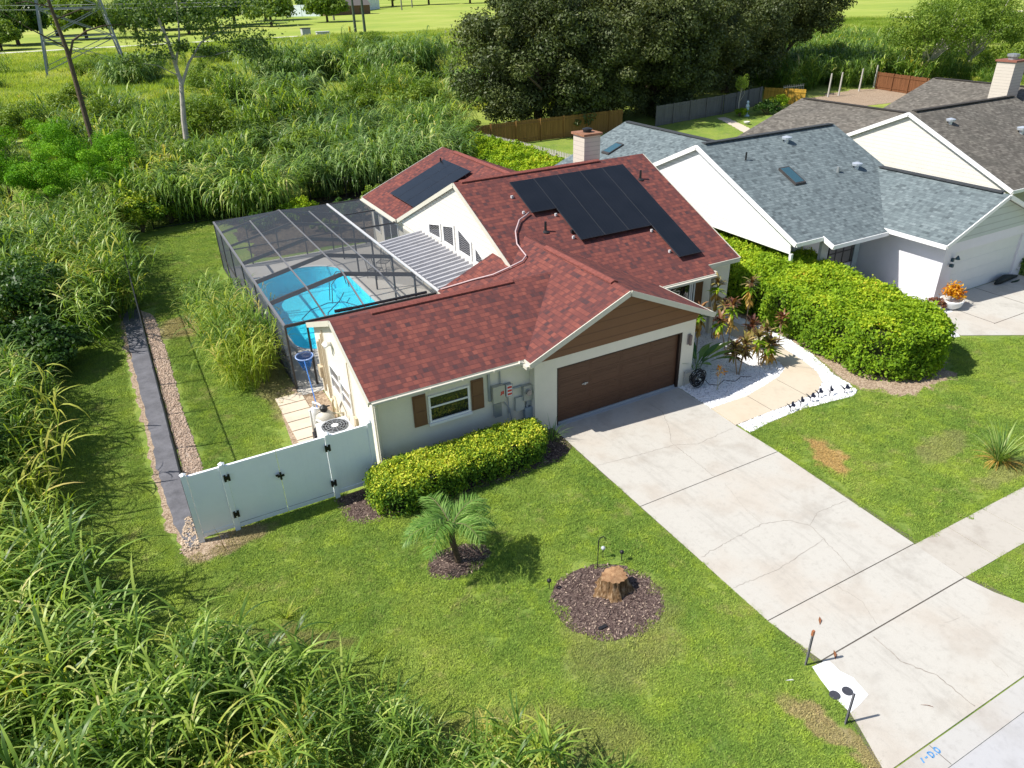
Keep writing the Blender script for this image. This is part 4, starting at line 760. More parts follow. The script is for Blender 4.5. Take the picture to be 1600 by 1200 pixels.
wn=wt.bump(wt.noise(wt.pos(),2.2,4,.5),.15,.05); wt.l(wn,gg.inputs['Normal']); fr=wt.n('Fresnel'); fr.inputs[0].default_value=1.33; mx=wt.n('MixShader'); wt.l(fr.outputs[0],mx.inputs[0]); wt.l(tr.outputs[0],mx.inputs[1]); wt.l(gg.outputs[0],mx.inputs[2]); wt.l(mx.outputs[0],wt.out.inputs[0])
tag(MB().poly([(x,y,-.07) for x,y in po]).build('pool_water',wt.m),kind='structure')
hose=MB().tube([(-2.3,15.2,-.02),(-2.8,14.3,-.04),(-3.6,13.3,-.04),(-3.9,12.4,-.04),(-3.3,11.9,-.04),(-2.6,12.3,-.04),(-2.2,13.2,-.04),(-2.6,14.1,-.04),(-3.3,14.4,-.04),(-4.2,14.0,-.04),(-4.8,13.2,-.04),(-4.6,12.2,-.04)],.025,8)
tag(hose.build('cleaner_hose',paint('blue cleaner hose',(.03,.22,.35),.5,.05),None,True),'thin blue cleaner hose looping on the pool water','hose')
# screen enclosure
def screenmat():
    t=NT('insect screen'); g=t.n('NewGeometry'); dt=t.math('ABSOLUTE',t.vmath('DOT_PRODUCT',g.outputs['Normal'],g.outputs['Incoming'],out=1))
    T=t.math('POWER',.79,t.math('DIVIDE',1.,t.math('MAXIMUM',dt,.12))); a=t.n('BsdfTransparent'); b=t.n('BsdfDiffuse'); b.inputs[0].default_value=(.065,.075,.09,1); mx=t.n('MixShader')
    t.l(T,mx.inputs[0]); t.l(b.outputs[0],mx.inputs[1]); t.l(a.outputs[0],mx.inputs[2]); t.l(mx.outputs[0],t.out.inputs[0]); return t.m
SCR=screenmat()
CG=thing('screen_enclosure','bronze framed pool enclosure with grey mesh roof behind the house','screen enclosure',(-3.7,14.3,0))
XL,XR,XM,Y0c,Y1c,ZE,ZR=-6.6,-.85,-3.72,6.9,21.6,2.47,3.07; YB=[9.45,12.0,14.6,17.3,19.7]
sc=MB(); XP1,XP2=(XL+XM)/2,(XM+XR)/2; ZP=(ZE+ZR)/2
sc.poly([(XL,YB[0],ZE),(XM,YB[0],ZR),(XM,YB[-1],ZR),(XL,YB[-1],ZE)]); sc.poly([(XR,YB[0],ZE),(XR,YB[-1],ZE),(XM,YB[-1],ZR),(XM,YB[0],ZR)])
for yb,ye in ((YB[0],Y0c),(YB[-1],Y1c)):
    sc.poly([(XL,yb,ZE),(XL,ye,ZE),(XR,ye,ZE),(XR,yb,ZE)][::1][:0] or [(XL,ye,ZE),(XR,ye,ZE),(XM,yb,ZR)]); sc.poly([(XL,ye,ZE),(XM,yb,ZR),(XL,yb,ZE)]); sc.poly([(XR,ye,ZE),(XR,yb,ZE),(XM,yb,ZR)])
sc.poly([(XR,13.7,ZE),(1.0,13.7,ZE),(1.0,Y1c,ZE),(XR,Y1c,ZE)]); sc.build('roof_screen',SCR,CG)
sw=MB().poly([(XL,Y0c,0.03),(XL,Y1c,.03),(XL,Y1c,ZE),(XL,Y0c,ZE)]); sw.poly([(XL,Y1c,.03),(1.0,Y1c,.03),(1.0,Y1c,ZE),(XL,Y1c,ZE)]); sw.poly([(XL,Y0c,.03),(-5.8,Y0c,.03),(-5.8,Y0c,ZE),(XL,Y0c,ZE)]); sw.build('wall_screen',SCR,CG)
def fbeam(a,b,w_,h_,mt=BRONZE,nm='roof_beam'): MB().beam(a,b,w_,h_).build(nm,mt,CG)
for k,y in enumerate(YB):
    hh=.16 if k<3 else .10
    fbeam((XL,y,ZE-hh/2),(XM,y,ZR-hh/2),.06,hh); fbeam((XM,y,ZR-hh/2),(XR,y,ZE-hh/2),.06,hh)
STEEL=paint('grey aluminium',(.17,.17,.18),.5,.08)
fbeam((XM,YB[0],ZR+.01),(XM,YB[-1],ZR+.01),.045,.045,STEEL,'purlin'); 
for xp in (XP1,XP2): fbeam((xp,YB[0],ZP+.01),(xp,YB[-1],ZP+.01),.05,.05,STEEL,'purlin'); fbeam((xp,YB[0],ZP+.01),(xp+(.05 if xp<XM else -.05)*0,Y0c,ZE),.05,.05,STEEL,'purlin')
for xp,z_ in ((XM,ZR),): fbeam((xp,YB[0],z_+.01),(xp,Y0c,ZE),.05,.05,STEEL,'purlin'); fbeam((xp,YB[-1],z_+.01),(xp,Y1c,ZE),.05,.05,STEEL,'purlin')
fbeam((XL,Y0c,ZE),(XL,Y1c,ZE),.08,.08,STEEL,'eave_beam'); fbeam((XR,Y0c,ZE+.02),(XR,Y1c,ZE+.02),.09,.08,ALUW,'eave_beam'); fbeam((XL,Y1c,ZE),(1.0,Y1c,ZE),.06,.08,BRONZE,'eave_beam'); fbeam((XL,Y0c,ZE),(-1.0,Y0c,ZE),.07,.10,BRONZE,'eave_beam')
for y in (13.72,16.4,19.1): fbeam((XR,y,ZE),(1.0,y,ZE),.05,.08)
for x,y in [(XL,Y0c),(XL,9.45),(XL,12),(XL,14.6),(XL,17.3),(XL,19.7),(XL,Y1c),(-5.15,Y1c),(-3.72,Y1c),(-2.3,Y1c),(XR,Y1c),(1.0,Y1c),(XR,19.7),(XR,17.3),(XR,14.6),(XR,12),(XR,9.45),(-5.86,Y0c)]: MB().box(x-.03,x+.03,y-.04,y+.04,.03,ZE-.03).build('post',BRONZE,CG)
MB().beam((XL,Y0c,.95),(XL,Y1c,.95),.05,.06).beam((XL,Y1c,.95),(1,Y1c,.95),.05,.06).beam((XL,Y0c,.08),(XL,Y1c,.08),.05,.08).build('chair_rail',BRONZE,CG)
# lounge furniture on the deck, dark wire chairs
CHR=paint('dark patio chair metal',(.03,.03,.033),.5,.1)
def patio_chair(x,y,a,label):
    r=thing('patio_chair',label,'chair',(x,y,.03),'patio chairs by the pool'); r.rotation_euler.z=0
    def T(px,py,pz): return (x+px*math.cos(a)-py*math.sin(a),y+px*math.sin(a)+py*math.cos(a),pz+.03)
    sb=MB(); 
    for k in range(7): sb.tube([T(-.25+k*.083,-.25,.42),T(-.25+k*.083,.25,.42)],.012,5)
    sb.tube([T(-.27,-.25,.42),T(.27,-.25,.42),T(.27,.25,.42),T(-.27,.25,.42),T(-.27,-.25,.42)],.016,6); sb.build('seat',CHR,r)
    bb=MB(); bb.tube([T(-.27,.25,.42),T(-.25,.38,.95),T(.25,.38,.95),T(.27,.25,.42)],.016,6)
    for k in range(5): bb.tube([T(-.2+k*.1,.25,.42),T(-.2+k*.1,.37,.93)],.010,5)
    bb.build('backrest',CHR,r)
    for sx in (-.26,.26):
        for sy in (-.25,.25): MB().tube([T(sx,sy,.42),T(sx*1.1,sy*1.15,0)],.015,6).build('leg',CHR,r)
patio_chair(-.35,16.2,.6,'dark metal patio chair on the deck at the pool edge, nearer the pool'); patio_chair(.35,17.0,-.8,'dark metal patio chair on the deck beside the sliding doors')
# back wall of the enclosure edge plants etc. come later

# ------------------------------------------------------------ fences
FN=thing('vinyl_fence','white vinyl privacy fence with a double gate across the side yard','fence',(-8.4,.05,0))
GAS=paint('grimy vinyl',(.50,.52,.48),.6,.35,2.2)
fb=MB()
for x in (-10.82,-9.91,-7.20,-6.03): 
    MB().box(x-.065,x+.065,-.02,.11,0,2.12)._lathe((x,.045,2.12),[(.085,0),(.085,.02),(.01,.06)],4).build('post',VINYL,FN)
def vpanel(x0,x1,nm,zb=.14,par=FN,y=.045,lab=None):
    m=MB(); m.box(x0,x1,y-.02,y+.02,zb+.10,1.95); m.box(x0,x1,y-.035,y+.035,1.95,2.06); m.box(x0,x1,y-.035,y+.035,zb,zb+.12)
    k=x0+.15
    while k<x1-.1: m.box(k-.004,k+.004,y-.0235,y-.02,zb+.12,1.95); k+=.15
    o=m.build(nm,VINYL,par); 
    if lab: o['label']=lab
    return o
vpanel(-10.75,-9.98,'fence_panel'); vpanel(-7.13,-6.10,'fence_panel')
HG=paint('black hinge',(.012,.012,.013),.4,.05)
for x0,x1,hx in ((-9.84,-8.575,-9.86),(-8.56,-7.28,-7.25)):
    ga=vpanel(x0,x1,'gate',.10)
    for z in (1.72,.56):
        MB().box(hx-.075,hx-.02,-.045,-.021,z-.10,z+.10).box(hx+.02,hx+.075,-.045,-.021,z-.10,z+.10).box(hx-.02,hx+.02,-.05,-.021,z-.05,z+.05).build('hinge',HG,ga)
    if x0<-9: MB().box(-8.66,-8.48,-.045,-.015,1.28,1.33).box(-8.6,-8.55,-.06,-.015,1.2,1.42).box(-8.7,-8.62,-.05,-.015,1.33,1.37).build('latch',HG,ga)
    MB().box(x0+.02,x1-.02,.015,.02,.10,.24).build('grime_band',GAS,ga)
BF=thing('mesh_fence','black mesh fence along the side yard beside the grey weed cloth','fence',(-10.87,10,0))
y=.25
while y<22: MB().tube([(-10.87,y,0),(-10.87,y,1.86)],.03,8).build('post',BLACKM,BF); y+=2.4
MB().tube([(-10.87,.2,1.83),(-10.87,22,1.83)],.022,6).tube([(-10.87,.2,.08),(-10.87,22,.08)],.015,6).build('rail',BLACKM,BF)
def meshmat(scale,cov,c=(.02,.02,.022)):
    t=NT('chain link mesh'); sep=t.n('SeparateXYZ'); t.l(t.pos(),sep.inputs[0]); s_=t.math('ADD',sep.outputs[0],sep.outputs[1])
    a=t.math('FRACT',t.math('MULTIPLY',t.math('ADD',s_,sep.outputs[2]),scale)); b=t.math('FRACT',t.math('MULTIPLY',t.math('SUBTRACT',s_,sep.outputs[2]),scale)); f=t.math('MAXIMUM',t.math('LESS_THAN',a,cov),t.math('LESS_THAN',b,cov))
    tr=t.n('BsdfTransparent'); df=t.n('BsdfDiffuse'); df.inputs[0].default_value=(*c,1); mx=t.n('MixShader'); t.l(f,mx.inputs[0]); t.l(tr.outputs[0],mx.inputs[1]); t.l(df.outputs[0],mx.inputs[2]); t.l(mx.outputs[0],t.out.inputs[0]); return t.m
CL=meshmat(14,.09)
MB().poly([(-10.87,.2,.05),(-10.87,22,.05),(-10.87,22,1.83),(-10.87,.2,1.83)]).build('mesh',CL,BF)
B2=thing('mesh_fence','black mesh fence at the back of the yard in front of the tall grass','fence',(-2,31.4,0))
x=-9.0
while x<9: MB().tube([(x,31.4,0),(x,31.4,1.5)],.035,8).build('post',BLACKM,B2); x+=2.4
MB().tube([(-9,31.4,1.48),(9,31.4,1.48)],.025,6).tube([(-9,31.4,.1),(9,31.4,.1)],.02,6).build('rail',BLACKM,B2); MB().poly([(-9,31.4,.05),(9,31.4,.05),(9,31.4,1.48),(-9,31.4,1.48)]).build('mesh',CL,B2)
def plankfence(name,label,pts,h,mat,g,pw=.145,gap=.012,posts=2.4,picket=False):
    c=np.mean(pts,0); root=thing(name,label,'fence',(float(c[0]),float(c[1]),0)); pl=MB(); 
    for a,b in zip(pts[:-1],pts[1:]):
        a=np.array(a,float);b=np.array(b,float);L=np.linalg.norm(b-a);d=(b-a)/L;nn=np.array([-d[1],d[0]]); k=0
        while k<L-pw:
            p=a+d*k;q=a+d*(k+pw-gap if not picket else k+pw*.62); hh=h+g.normal(0,.015); lean=g.normal(0,.008)
            P=[(p[0],p[1],.04),(q[0],q[1],.04),(q[0]+nn[0]*lean,q[1]+nn[1]*lean,hh)]
            if picket: m_=(p+q)/2; P+=[(m_[0],m_[1],hh+.07)]
            P+=[(p[0]+nn[0]*lean,p[1]+nn[1]*lean,hh)]
            pl.extr(P,(nn[0]*.02,nn[1]*.02,0)); k+=pw
        k=0
        while k<=L: 
            p=a+d*k-nn*.07; MB().box(p[0]-.05,p[0]+.05,p[1]-.05,p[1]+.05,0,h+(.05 if not picket else -.1)).build('post',mat,root); k+=posts
        for z in (.35,h-.3): MB().beam((*(a-nn*.03),z),(*(b-nn*.03),z),.04,.09).build('rail',mat,root)
    pl.build('planks',mat,root); return root
def wood(name,c,var=.35):
    t=NT(name); p=t.pos(); n1=t.noise(t.scale(p,(7,7,.5)),1.,3,.6); n2=t.noise(t.scale(p,(30,30,2)),1,3)
    f=t.math('ADD',t.math('MULTIPLY',n1,.7),t.math('MULTIPLY',n2,.3)); return t.pbr(t.ramp(f,[(.3,tuple(x*(1-var) for x in c)),(.7,tuple(x*(1+var) for x in c))]),.85,.15)
gf=np.random.default_rng(21)
plankfence('wooden_fence','golden brown wooden privacy fence behind the small lawn under the oaks',[(16.6,41.3),(32.5,40.8)],1.9,wood('golden brown fence wood',(.27,.15,.05)),gf,.15,.012)
plankfence('wooden_fence','weathered grey wooden privacy fence under the dark oaks',[(36.2,40.6),(46,42.0),(53.6,44.2)],1.85,wood('grey fence wood',(.17,.165,.16),.25),gf,.15,.012)
plankfence('wooden_fence','bright yellow wooden fence section beside the brown roof',[(54.6,44.9),(56.6,41.0)],1.6,wood('yellow fence wood',(.50,.30,.05)),gf,.15,.012)
plankfence('wooden_fence','red brown leaning wooden fence beyond the brown roofs',[(72.5,44.5),(71.2,37.0)],1.9,wood('red brown fence wood',(.17,.075,.035)),gf,.16,.012)
plankfence('picket_fence','weathered grey picket fence behind the bright green hedge',[(17.4,43.2),(18.6,35.5),(19.3,28.2)],1.35,wood('picket wood',(.42,.40,.36),.2),gf,.2,.012,picket=True)
cf=thing('garden_gate','grey slatted metal gate beside the yellow fence','gate',(58.6,44.6,0)); mm=MB()
for k in range(12): mm.tube([(57.2+k*.28,44.7,0),(57.2+k*.28,44.7,1.6)],.03,5)
mm.build('bars',GALV,cf); MB().beam((57.2,44.7,1.4),(60.3,44.7,1.4),.05,.06).beam((57.2,44.7,.3),(60.3,44.7,.3),.05,.06).build('rail',GALV,cf)
for k,(x,y_,lb) in enumerate([(63.1,43.5,'leftmost of the pale fence posts standing on the bare ground'),(64.8,43.45,'second pale fence post from the left, close to the leftmost one'),(69.4,44.4,'third pale fence post from the left by the dry grass'),(73.5,45.6,'pale post farthest right, behind the red brown fence')]):
    o=MB().tube([(0,0,0),(.06,0,2.5)],[.10,.08],8).build('fence_post',paint('pale post wood',(.48,.46,.42),.8,.15)); o.location=(x,y_,0); tag(o,lb,'post','pale posts in the back yard')
sheet('bare_ground',wobble([(57,40),(58,43.8),(62,44.6),(70,45.2),(76,44),(74,38),(66,36),(58,37)],.4,gw,1.5),.02,SAND)
# garden statue and stone tub
ST=thing('garden_statue','pale blue bird bath statue on the lawn by the grey fence','statue',(46.9,39.6,0))
BLS=paint('pale blue stone',(.42,.55,.68),.6,.1); MB()._lathe((46.9,39.6,0),[(.28,0),(.28,.12),(.12,.2),(.10,.6),(.2,.72),(.13,.8)],14).build('pedestal',BLS,ST,True); MB()._lathe((46.9,39.6,.8),[(.13,0),(.2,.1),(.16,.3),(.08,.4),(.12,.48),(.13,.58),(.06,.7)],14).build('figure',BLS,ST,True)
tag(MB()._lathe((43.6,36.2,0),[(.14,0),(.28,.22),(.30,.3),(.25,.3),(.2,.2)],16).build('garden_tub',paint('pale stone tub',(.55,.55,.5),.7,.1),None,True),'small pale stone bowl on the grass below the statue','planter')

# ------------------------------------------------------------ pool equipment and air conditioner
PF=thing('pool_filter','beige pool filter tank with black valve beside the left wall','pool filter',(-6.55,3.35,.05))
TANK=paint('beige tank plastic',(.52,.49,.42),.4,.08); MB()._lathe((-6.5,3.35,.05),[(.20,0),(.27,.06),(.30,.12),(.30,.62),(.27,.74),(.17,.84),(.08,.88)],24).build('tank',TANK,PF,True)
MB()._lathe((-6.5,3.35,.92),[(.10,0),(.12,.05),(.12,.14),(.07,.18),(.03,.22)],14).box(-6.52,-6.3,3.33,3.37,1.04,1.07).build('valve',BLACKM,PF)
MB()._lathe((-6.72,3.75,.05),[(.13,0),(.15,.3),(.15,.7),(.10,.85),(.02,.9)],16).build('chlorinator',WHITE,PF,True); MB().box(-7.0,-6.7,2.95,3.25,.05,.35).tube([(-6.85,3.1,.35),(-6.85,3.1,.5)],.12,12).build('pump',paint('black pump',(.03,.03,.035),.5,.1),PF)
pp=MB(); pp.tube([(-6.72,3.75,.95),(-6.72,3.75,1.10),(-6.6,3.5,1.12),(-6.5,3.4,1.0)],.035,8); pp.tube([(-6.9,3.5,.05),(-6.9,3.5,1.0),(-6.75,3.4,1.05),(-6.55,3.38,1.0)],.035,8); pp.tube([(-6.85,3.1,.5),(-6.85,2.95,.9),(-6.75,2.7,.95),(-6.75,2.6,.1)],.035,8); pp.build('pipe',WHITE,PF,True)
t2=MB(); t2.tube([(-6.05,3.5,.1),(-6.05,3.5,.9),(-6.0,3.9,1.0),(-6.0,4.3,.6),(-6.0,4.3,.05)],.04,8); t2.tube([(-5.95,3.2,.1),(-5.95,3.2,.75),(-6.3,3.3,.8)],.035,8); tag(t2.build('water_pipe',paint('yellowed pipe',(.62,.54,.36),.5,.1),None,True),'yellowed plastic pipes bending beside the pool filter','pipe')
AC=thing('air_conditioner','white air conditioner unit with round fan grille behind the white fence','air conditioner',(-6.45,2.2,.02))
bevel(MB().box(-6.98,-6.0,1.72,2.66,.05,.98).build('casing',paint('white casing',(.66,.68,.70),.45,.04),AC),.05,3)
MB()._lathe((-6.49,2.19,.975),[(.40,0),(.40,.015),(.37,.02)],28).build('fan_well',BLACKM,AC); fg=MB()
for k in range(6): t_=k*math.pi/6; fg.tube([(-6.49+.39*math.cos(t_),2.19+.39*math.sin(t_),1.005),(-6.49-.39*math.cos(t_),2.19-.39*math.sin(t_),1.005)],.006,5)
for r in (.12,.2,.28,.36,.40): fg.tube([(-6.49+r*math.cos(q_),2.19+r*math.sin(q_),1.01) for q_ in np.linspace(0,2*math.pi,25)],.007,5)
fg.build('fan_grille',GREYP,AC); MB().tube([(-6.49,2.19,.98),(-6.49,2.19,1.02)],.10,14).build('fan_hub',WHITE,AC); lv=MB()
for k in range(16): lv.box(-6.93,-6.02,1.712,1.718,.14+k*.05,.165+k*.05); lv.box(-6.958,-6.952,1.78,2.62,.14+k*.05,.165+k*.05)
lv.build('louvres',GREYP,AC)
NTT=thing('pool_net','blue pool skimmer net on a long blue pole leaning over the filter','pool net',(-6.65,3.9,.3)); BLU=paint('blue anodised pole',(.05,.16,.45),.35,.05)
MB().tube([(-6.66,3.5,1.0),(-6.28,6.3,1.32)],.018,8).build('pole',BLU,NTT)
rim=[(-6.2+.30*math.cos(a),6.58+.24*math.sin(a),1.38+.05*math.sin(a)) for a in np.linspace(-1.6,4.6,22)]; MB().tube(rim+[rim[0]],.022,8).build('rim',paint('pale blue rim',(.30,.42,.72),.4,.05),NTT,True)
nb=MB(); R0=rim
for j in range(4):
    s0=1-j*.14;s1=1-(j+1)*.14;z0=-j*.12;z1=-(j+1)*.12
    for k in range(len(R0)):
        a=R0[k];b=R0[(k+1)%len(R0)]; f_=lambda p,s_,z_:(-6.2+(p[0]+6.2)*s_,6.58+(p[1]-6.58)*s_,p[2]+z_); nb.poly([f_(a,s0,z0),f_(b,s0,z0),f_(b,s1,z1),f_(a,s1,z1)])
t=NT('blue net'); tr=t.n('BsdfTransparent'); df=t.n('BsdfDiffuse'); df.inputs[0].default_value=(.02,.12,.40,1); mx=t.n('MixShader'); mx.inputs[0].default_value=.6; t.l(tr.outputs[0],mx.inputs[1]); t.l(df.outputs[0],mx.inputs[2]); t.l(mx.outputs[0],t.out.inputs[0]); nb.build('net',t.m,NTT)
tag(MB().beam((-7.25,2.35,.06),(-6.85,2.55,.06),.05,.03).build('wood_strip',paint('dark strip',(.08,.05,.04),.8,.2)),'short dark strip lying on the pavers by the filter','strip')

# ------------------------------------------------------------ small things in the front yard
SG=thing('tree_stump','ridged brown tree stump on the round mulch bed','stump',(-2.62,-6.72,0)); gs=np.random.default_rng(5)
n=48; V=[];rows=[(0,.50,1.4),(.07,.42,1.3),(.2,.34,1.2),(.32,.31,1.4),(.43,.31,1.2)]
ph=gs.uniform(0,6.28,6)
for z,r,a in rows:
    for j in range(n):
        t_=2*math.pi*j/n; rr=r*(1+.16*a*math.sin(5*t_+ph[0])*(.6 if z<.3 else .25)+.07*math.sin(13*t_+ph[1])+.05*math.sin(23*t_+ph[2]+z*3)); V.append((-2.62+rr*math.cos(t_),-6.72+rr*math.sin(t_)*.85,z+(.035*math.sin(2*t_) if z>.4 else 0)))
F=[[k*n+j,k*n+(j+1)%n,(k+1)*n+(j+1)%n,(k+1)*n+j] for k in range(len(rows)-1) for j in range(n)]
t=NT('stump bark'); p=t.pos(); nn=t.noise(t.scale(p,(9,9,1.2)),1.6,5,.7); t.pbr(t.ramp(nn,[(.32,(.05,.028,.015)),(.5,(.20,.12,.06)),(.7,(.42,.31,.20))]),.95,.1,normal=t.bump(nn,1.,.05)); 
link('bark',npmesh('stump_bark',V,F,t.m,smooth=True),SG)
t=NT('stump cut top'); p=t.vmath('SUBTRACT',t.pos(),(-2.62,-6.72,.5)); ln=t.vmath('LENGTH',p,out=1); wv=t.math('FRACT',t.math('MULTIPLY',t.math('ADD',ln,t.math('MULTIPLY',t.noise(t.pos(),6,4),.1)),28)); t.pbr(t.mix(t.math('MULTIPLY',wv,.35),t.ramp(t.noise(t.pos(),7,5,.7),[(.35,(.26,.14,.07)),(.65,(.45,.28,.15))]),(.10,.06,.04)),.9,.1)
mt_=MB(); top=V[-n:]
for j in range(n): mt_.poly([top[j],top[(j+1)%n],(-2.62,-6.72,.415)])
mt_.build('cut_top',t.m,SG)
HK=MB().tube([(-2.54,-5.96,0),(-2.54,-5.96,.86),(-2.50,-5.96,.93),(-2.42,-5.97,.95),(-2.36,-5.97,.90),(-2.36,-5.97,.84)],.012,6); tag(HK.build('shepherd_hook',BLACKM),'thin black shepherd hook standing behind the stump','garden hook')
def stakelight(x,y,h,label,pale=False,tilt=0):
    r=thing('solar_light',label,'garden light',(x,y,0),'solar lights around the stump'); MB().tube([(x,y,0),(x+tilt,y,h)],.01,6).build('stake',BLACKM,r)
    MB()._lathe((x+tilt,y,h-.02),[(.02,0),(.05,.04),(.055,.08),(.035,.10),(.015,.115)],12).build('lamp_head',paint('silver lamp',(.45,.48,.5),.3,.05) if pale else BLACKM,r,True)
stakelight(-2.22,-5.73,.28,'small silver solar light behind the stump',True); stakelight(-1.89,-6.05,.25,'small black solar light right of the stump'); stakelight(-3.93,-5.99,.26,'small black solar light at the left edge of the round bed')
tag(MB().box(-3.62,-3.42,-7.62,-7.54,.03,.06).build('dark_chip',BLACKM),'black plastic piece lying on the round mulch bed','litter')
for (x,y,h,tx,lb,mt_) in [(-.47,-10.50,1.0,.02,'rusty topped steel stake at the driveway edge, the farther one',paint('steel stake',(.14,.14,.15),.6,.2)),(-.88,-11.83,.86,.03,'dark steel stake at the driveway edge, the one nearer the street',paint('steel stake dark',(.13,.13,.15),.6,.2))]:
    r=thing('steel_stake',lb,'stake',(x,y,0),'steel stakes by the water meter'); MB().box(x-.025,x+.025,y-.008,y+.008,0,h).box(x-.008,x+.008,y-.008,y+.03,0,h).build('stake',mt_,r)
    if h>.9: MB().box(x-.028,x+.028,y-.012,y+.032,h-.12,h+.01).build('stake_tip',paint('rust paint',(.33,.13,.06),.6,.2),r)
tag(sheet('marking_paint',[(-.40,-10.60),(-.1,-10.63),(.02,-10.68),(.0,-10.95),(.10,-11.2),(.02,-11.62),(-.3,-11.68),(-.62,-11.72),(-.60,-11.3),(-.5,-10.9)],DZ+.004,paint('fresh white paint',(.82,.84,.86),.6,.03)),kind='structure')
for x,y,lb in [(-.56,-11.30,'dark oval meter lid touching the grass edge'),(-.27,-11.36,'dark oval meter lid on the white paint, farther from the grass')]:
    tag(MB()._lathe((x,y,DZ+.005),[(.105,0),(.105,.012),(.095,.016),(.05,.012)],20).build('meter_lid',paint('dark iron lid',(.05,.052,.065),.7,.25,20)),lb,'meter lid','meter lids on the driveway')
lf=np.random.default_rng(2)
for x,y,lb in [(.72,-9.82,'dry brown leaf lying on the driveway slab'),(.25,-10.62,'curled brown leaf on the driveway joint'),(.78,-12.35,'long dry brown leaf near the curb'),]:
    a=lf.uniform(0,3); tag(MB().extr([(x-.02*math.sin(a)-.12*math.cos(a),y-.12*math.sin(a),DZ+.005),(x+.02,y-.02,DZ+.03),(x+.12*math.cos(a),y+.12*math.sin(a),DZ+.006),(x-.02,y+.025,DZ+.02)],(0,0,.006)).build('dry_leaf',paint('dry leaf',(.22,.09,.04),.8,.3,9)),lb,'leaf','dry leaves on the driveway')
tag(MB().extr([(-1.15,-10.55,.02),(-1.0,-10.62,.05),(-.95,-10.66,.02),(-1.08,-10.62,.06)],(0,0,.006)).build('litter_scrap',WHITE),'small white scrap lying on the grass near the driveway','litter')
# blue utility marks sprayed on the curb
bm=MB(); z=.0395
for pts in [[(-.36,-13.02),(-.26,-13.02)],[(-.16,-13.12),(-.16,-12.94)],[(-.16,-12.94),(-.06,-12.96),(-.03,-13.03),(-.07,-13.10),(-.16,-13.12)],[(.02,-13.11),(.05,-13.10)],[(.12,-13.1),(.10,-13.0),(.16,-12.93),(.22,-12.97),(.23,-13.07),(.17,-13.12),(.12,-13.1)],[(-.52,-13.1),(-.46,-12.95)]]:
    pts=[(-.05+(x_+.05)*.62,-13.03+(y_+13.03)*.62) for x_,y_ in pts]
    for a,b in zip(pts[:-1],pts[1:]): bm.beam((*a,z),(*b,z),.028,.004)
tag(bm.build('curb_marking',paint('blue spray paint',(.10,.28,.55),.8,.35,20)),kind='structure')
# six dark butterfly stakes
BUT=paint('dark butterfly metal',(.02,.022,.04),.5,.1)
desc=['nearest the driveway, first of six','second of six from the driveway','third of six from the driveway','fourth of six from the driveway','fifth of six, before the bed corner','at the bed corner, last of six']
for k,(x,y) in enumerate([(6.98,-3.16),(7.48,-3.12),(8.0,-3.06),(8.45,-3.0),(8.85,-3.12),(9.42,-3.25)]):
    r=thing('garden_stake','dark butterfly garden stake on white gravel, '+desc[k],'garden stake',(x,y,0),'butterfly stakes along the white gravel edge'); rk=.3*math.sin(k*2.1)
    MB().tube([(x,y,0),(x,y,.22)],.012,5).build('stake',BUT,r)
    for s_ in (-1,1):
        wg=[(0,0),(.10,.09),(.16,.07),(.13,0),(.15,-.07),(.08,-.10)]; MB().extr([(x+s_*a*math.cos(rk)-b*.3,y+s_*a*math.sin(rk)+b*.6,.22+abs(a)*.5+b*.7) for a,b in wg],(0,.006,.004)).build('wing',BUT,r)
# hose coil
HC=thing('garden_hose','black garden hose coiled by the garage corner','hose',(5.45,-.35,0)); hp=[]; gh=np.random.default_rng(8)
for k in range(360):
    a=k*2*math.pi/24; r=.235+.07*math.sin(k*.19)+gh.normal(0,.006); hp.append((5.47+r*math.cos(a),-.38+.05*math.sin(k*.31)+.10*math.sin(k*.083)-r*math.sin(a)*.18,.42+r*math.sin(a)*1.12))
hp+=[(5.9,-.5,.10),(6.2,-.65,.05),(6.6,-.5,.05),(6.9,-.75,.05),(7.3,-.6,.05),(7.6,-.8,.05)]
MB().tube(hp,.013,6).build('coil',paint('black rubber hose',(.02,.021,.024),.4,.1),HC,True)
MB().box(5.12,5.16,-.1,-.06,0,.62).box(5.12,5.5,-.12,-.08,.55,.6).box(5.44,5.5,-.5,-.1,.38,.44).build('hanger',paint('pale hose stand',(.45,.45,.42),.6,.1),HC)
# neighbour small things
PT=thing('potted_croton','orange croton in a wide white pot beside the neighbour garage','potted plant',(19.05,-.62,0)); gpn=np.random.default_rng(31)
MB()._lathe((19.05,-.62,.02),[(.22,0),(.38,.14),(.44,.32),(.46,.40),(.40,.40),(.36,.30)],24).build('pot',paint('white pot',(.68,.70,.70),.5,.05),PT,True)
V,F,R_a=cat([leaves(np.array([19.05+dx,-.62+dy,.40+dz])+gpn.normal(0,.11,(120,3)),gpn.normal(0,1,(120,3))+[0,0,1],.17,.35,None,gpn) for dx,dy,dz in [(0,0,.28),(.25,-.1,.22),(-.25,.1,.36),(.1,.15,.4),(.3,.12,.38)]]); link('foliage',npmesh('croton',V,F,LF['croton'],R_a),PT)
PG=thing('white_planter','round white planter with dark leaves at the right of the neighbour garage','planter',(25.6,-.2,0)); MB()._lathe((25.6,-.25,.02),[(.2,0),(.36,.2),(.38,.4),(.3,.5),(.2,.45)],20).build('pot',paint('pale planter',(.55,.62,.62),.5,.05),PG,True)
V,F,R_a=leaves(np.array([25.4,0,.55])+gpn.normal(0,.22,(260,3)),gpn.normal(0,1,(260,3)),.16,.5,None,gpn); link('foliage',npmesh('planter_leaves',V,F,LF['dark'],R_a),PG)
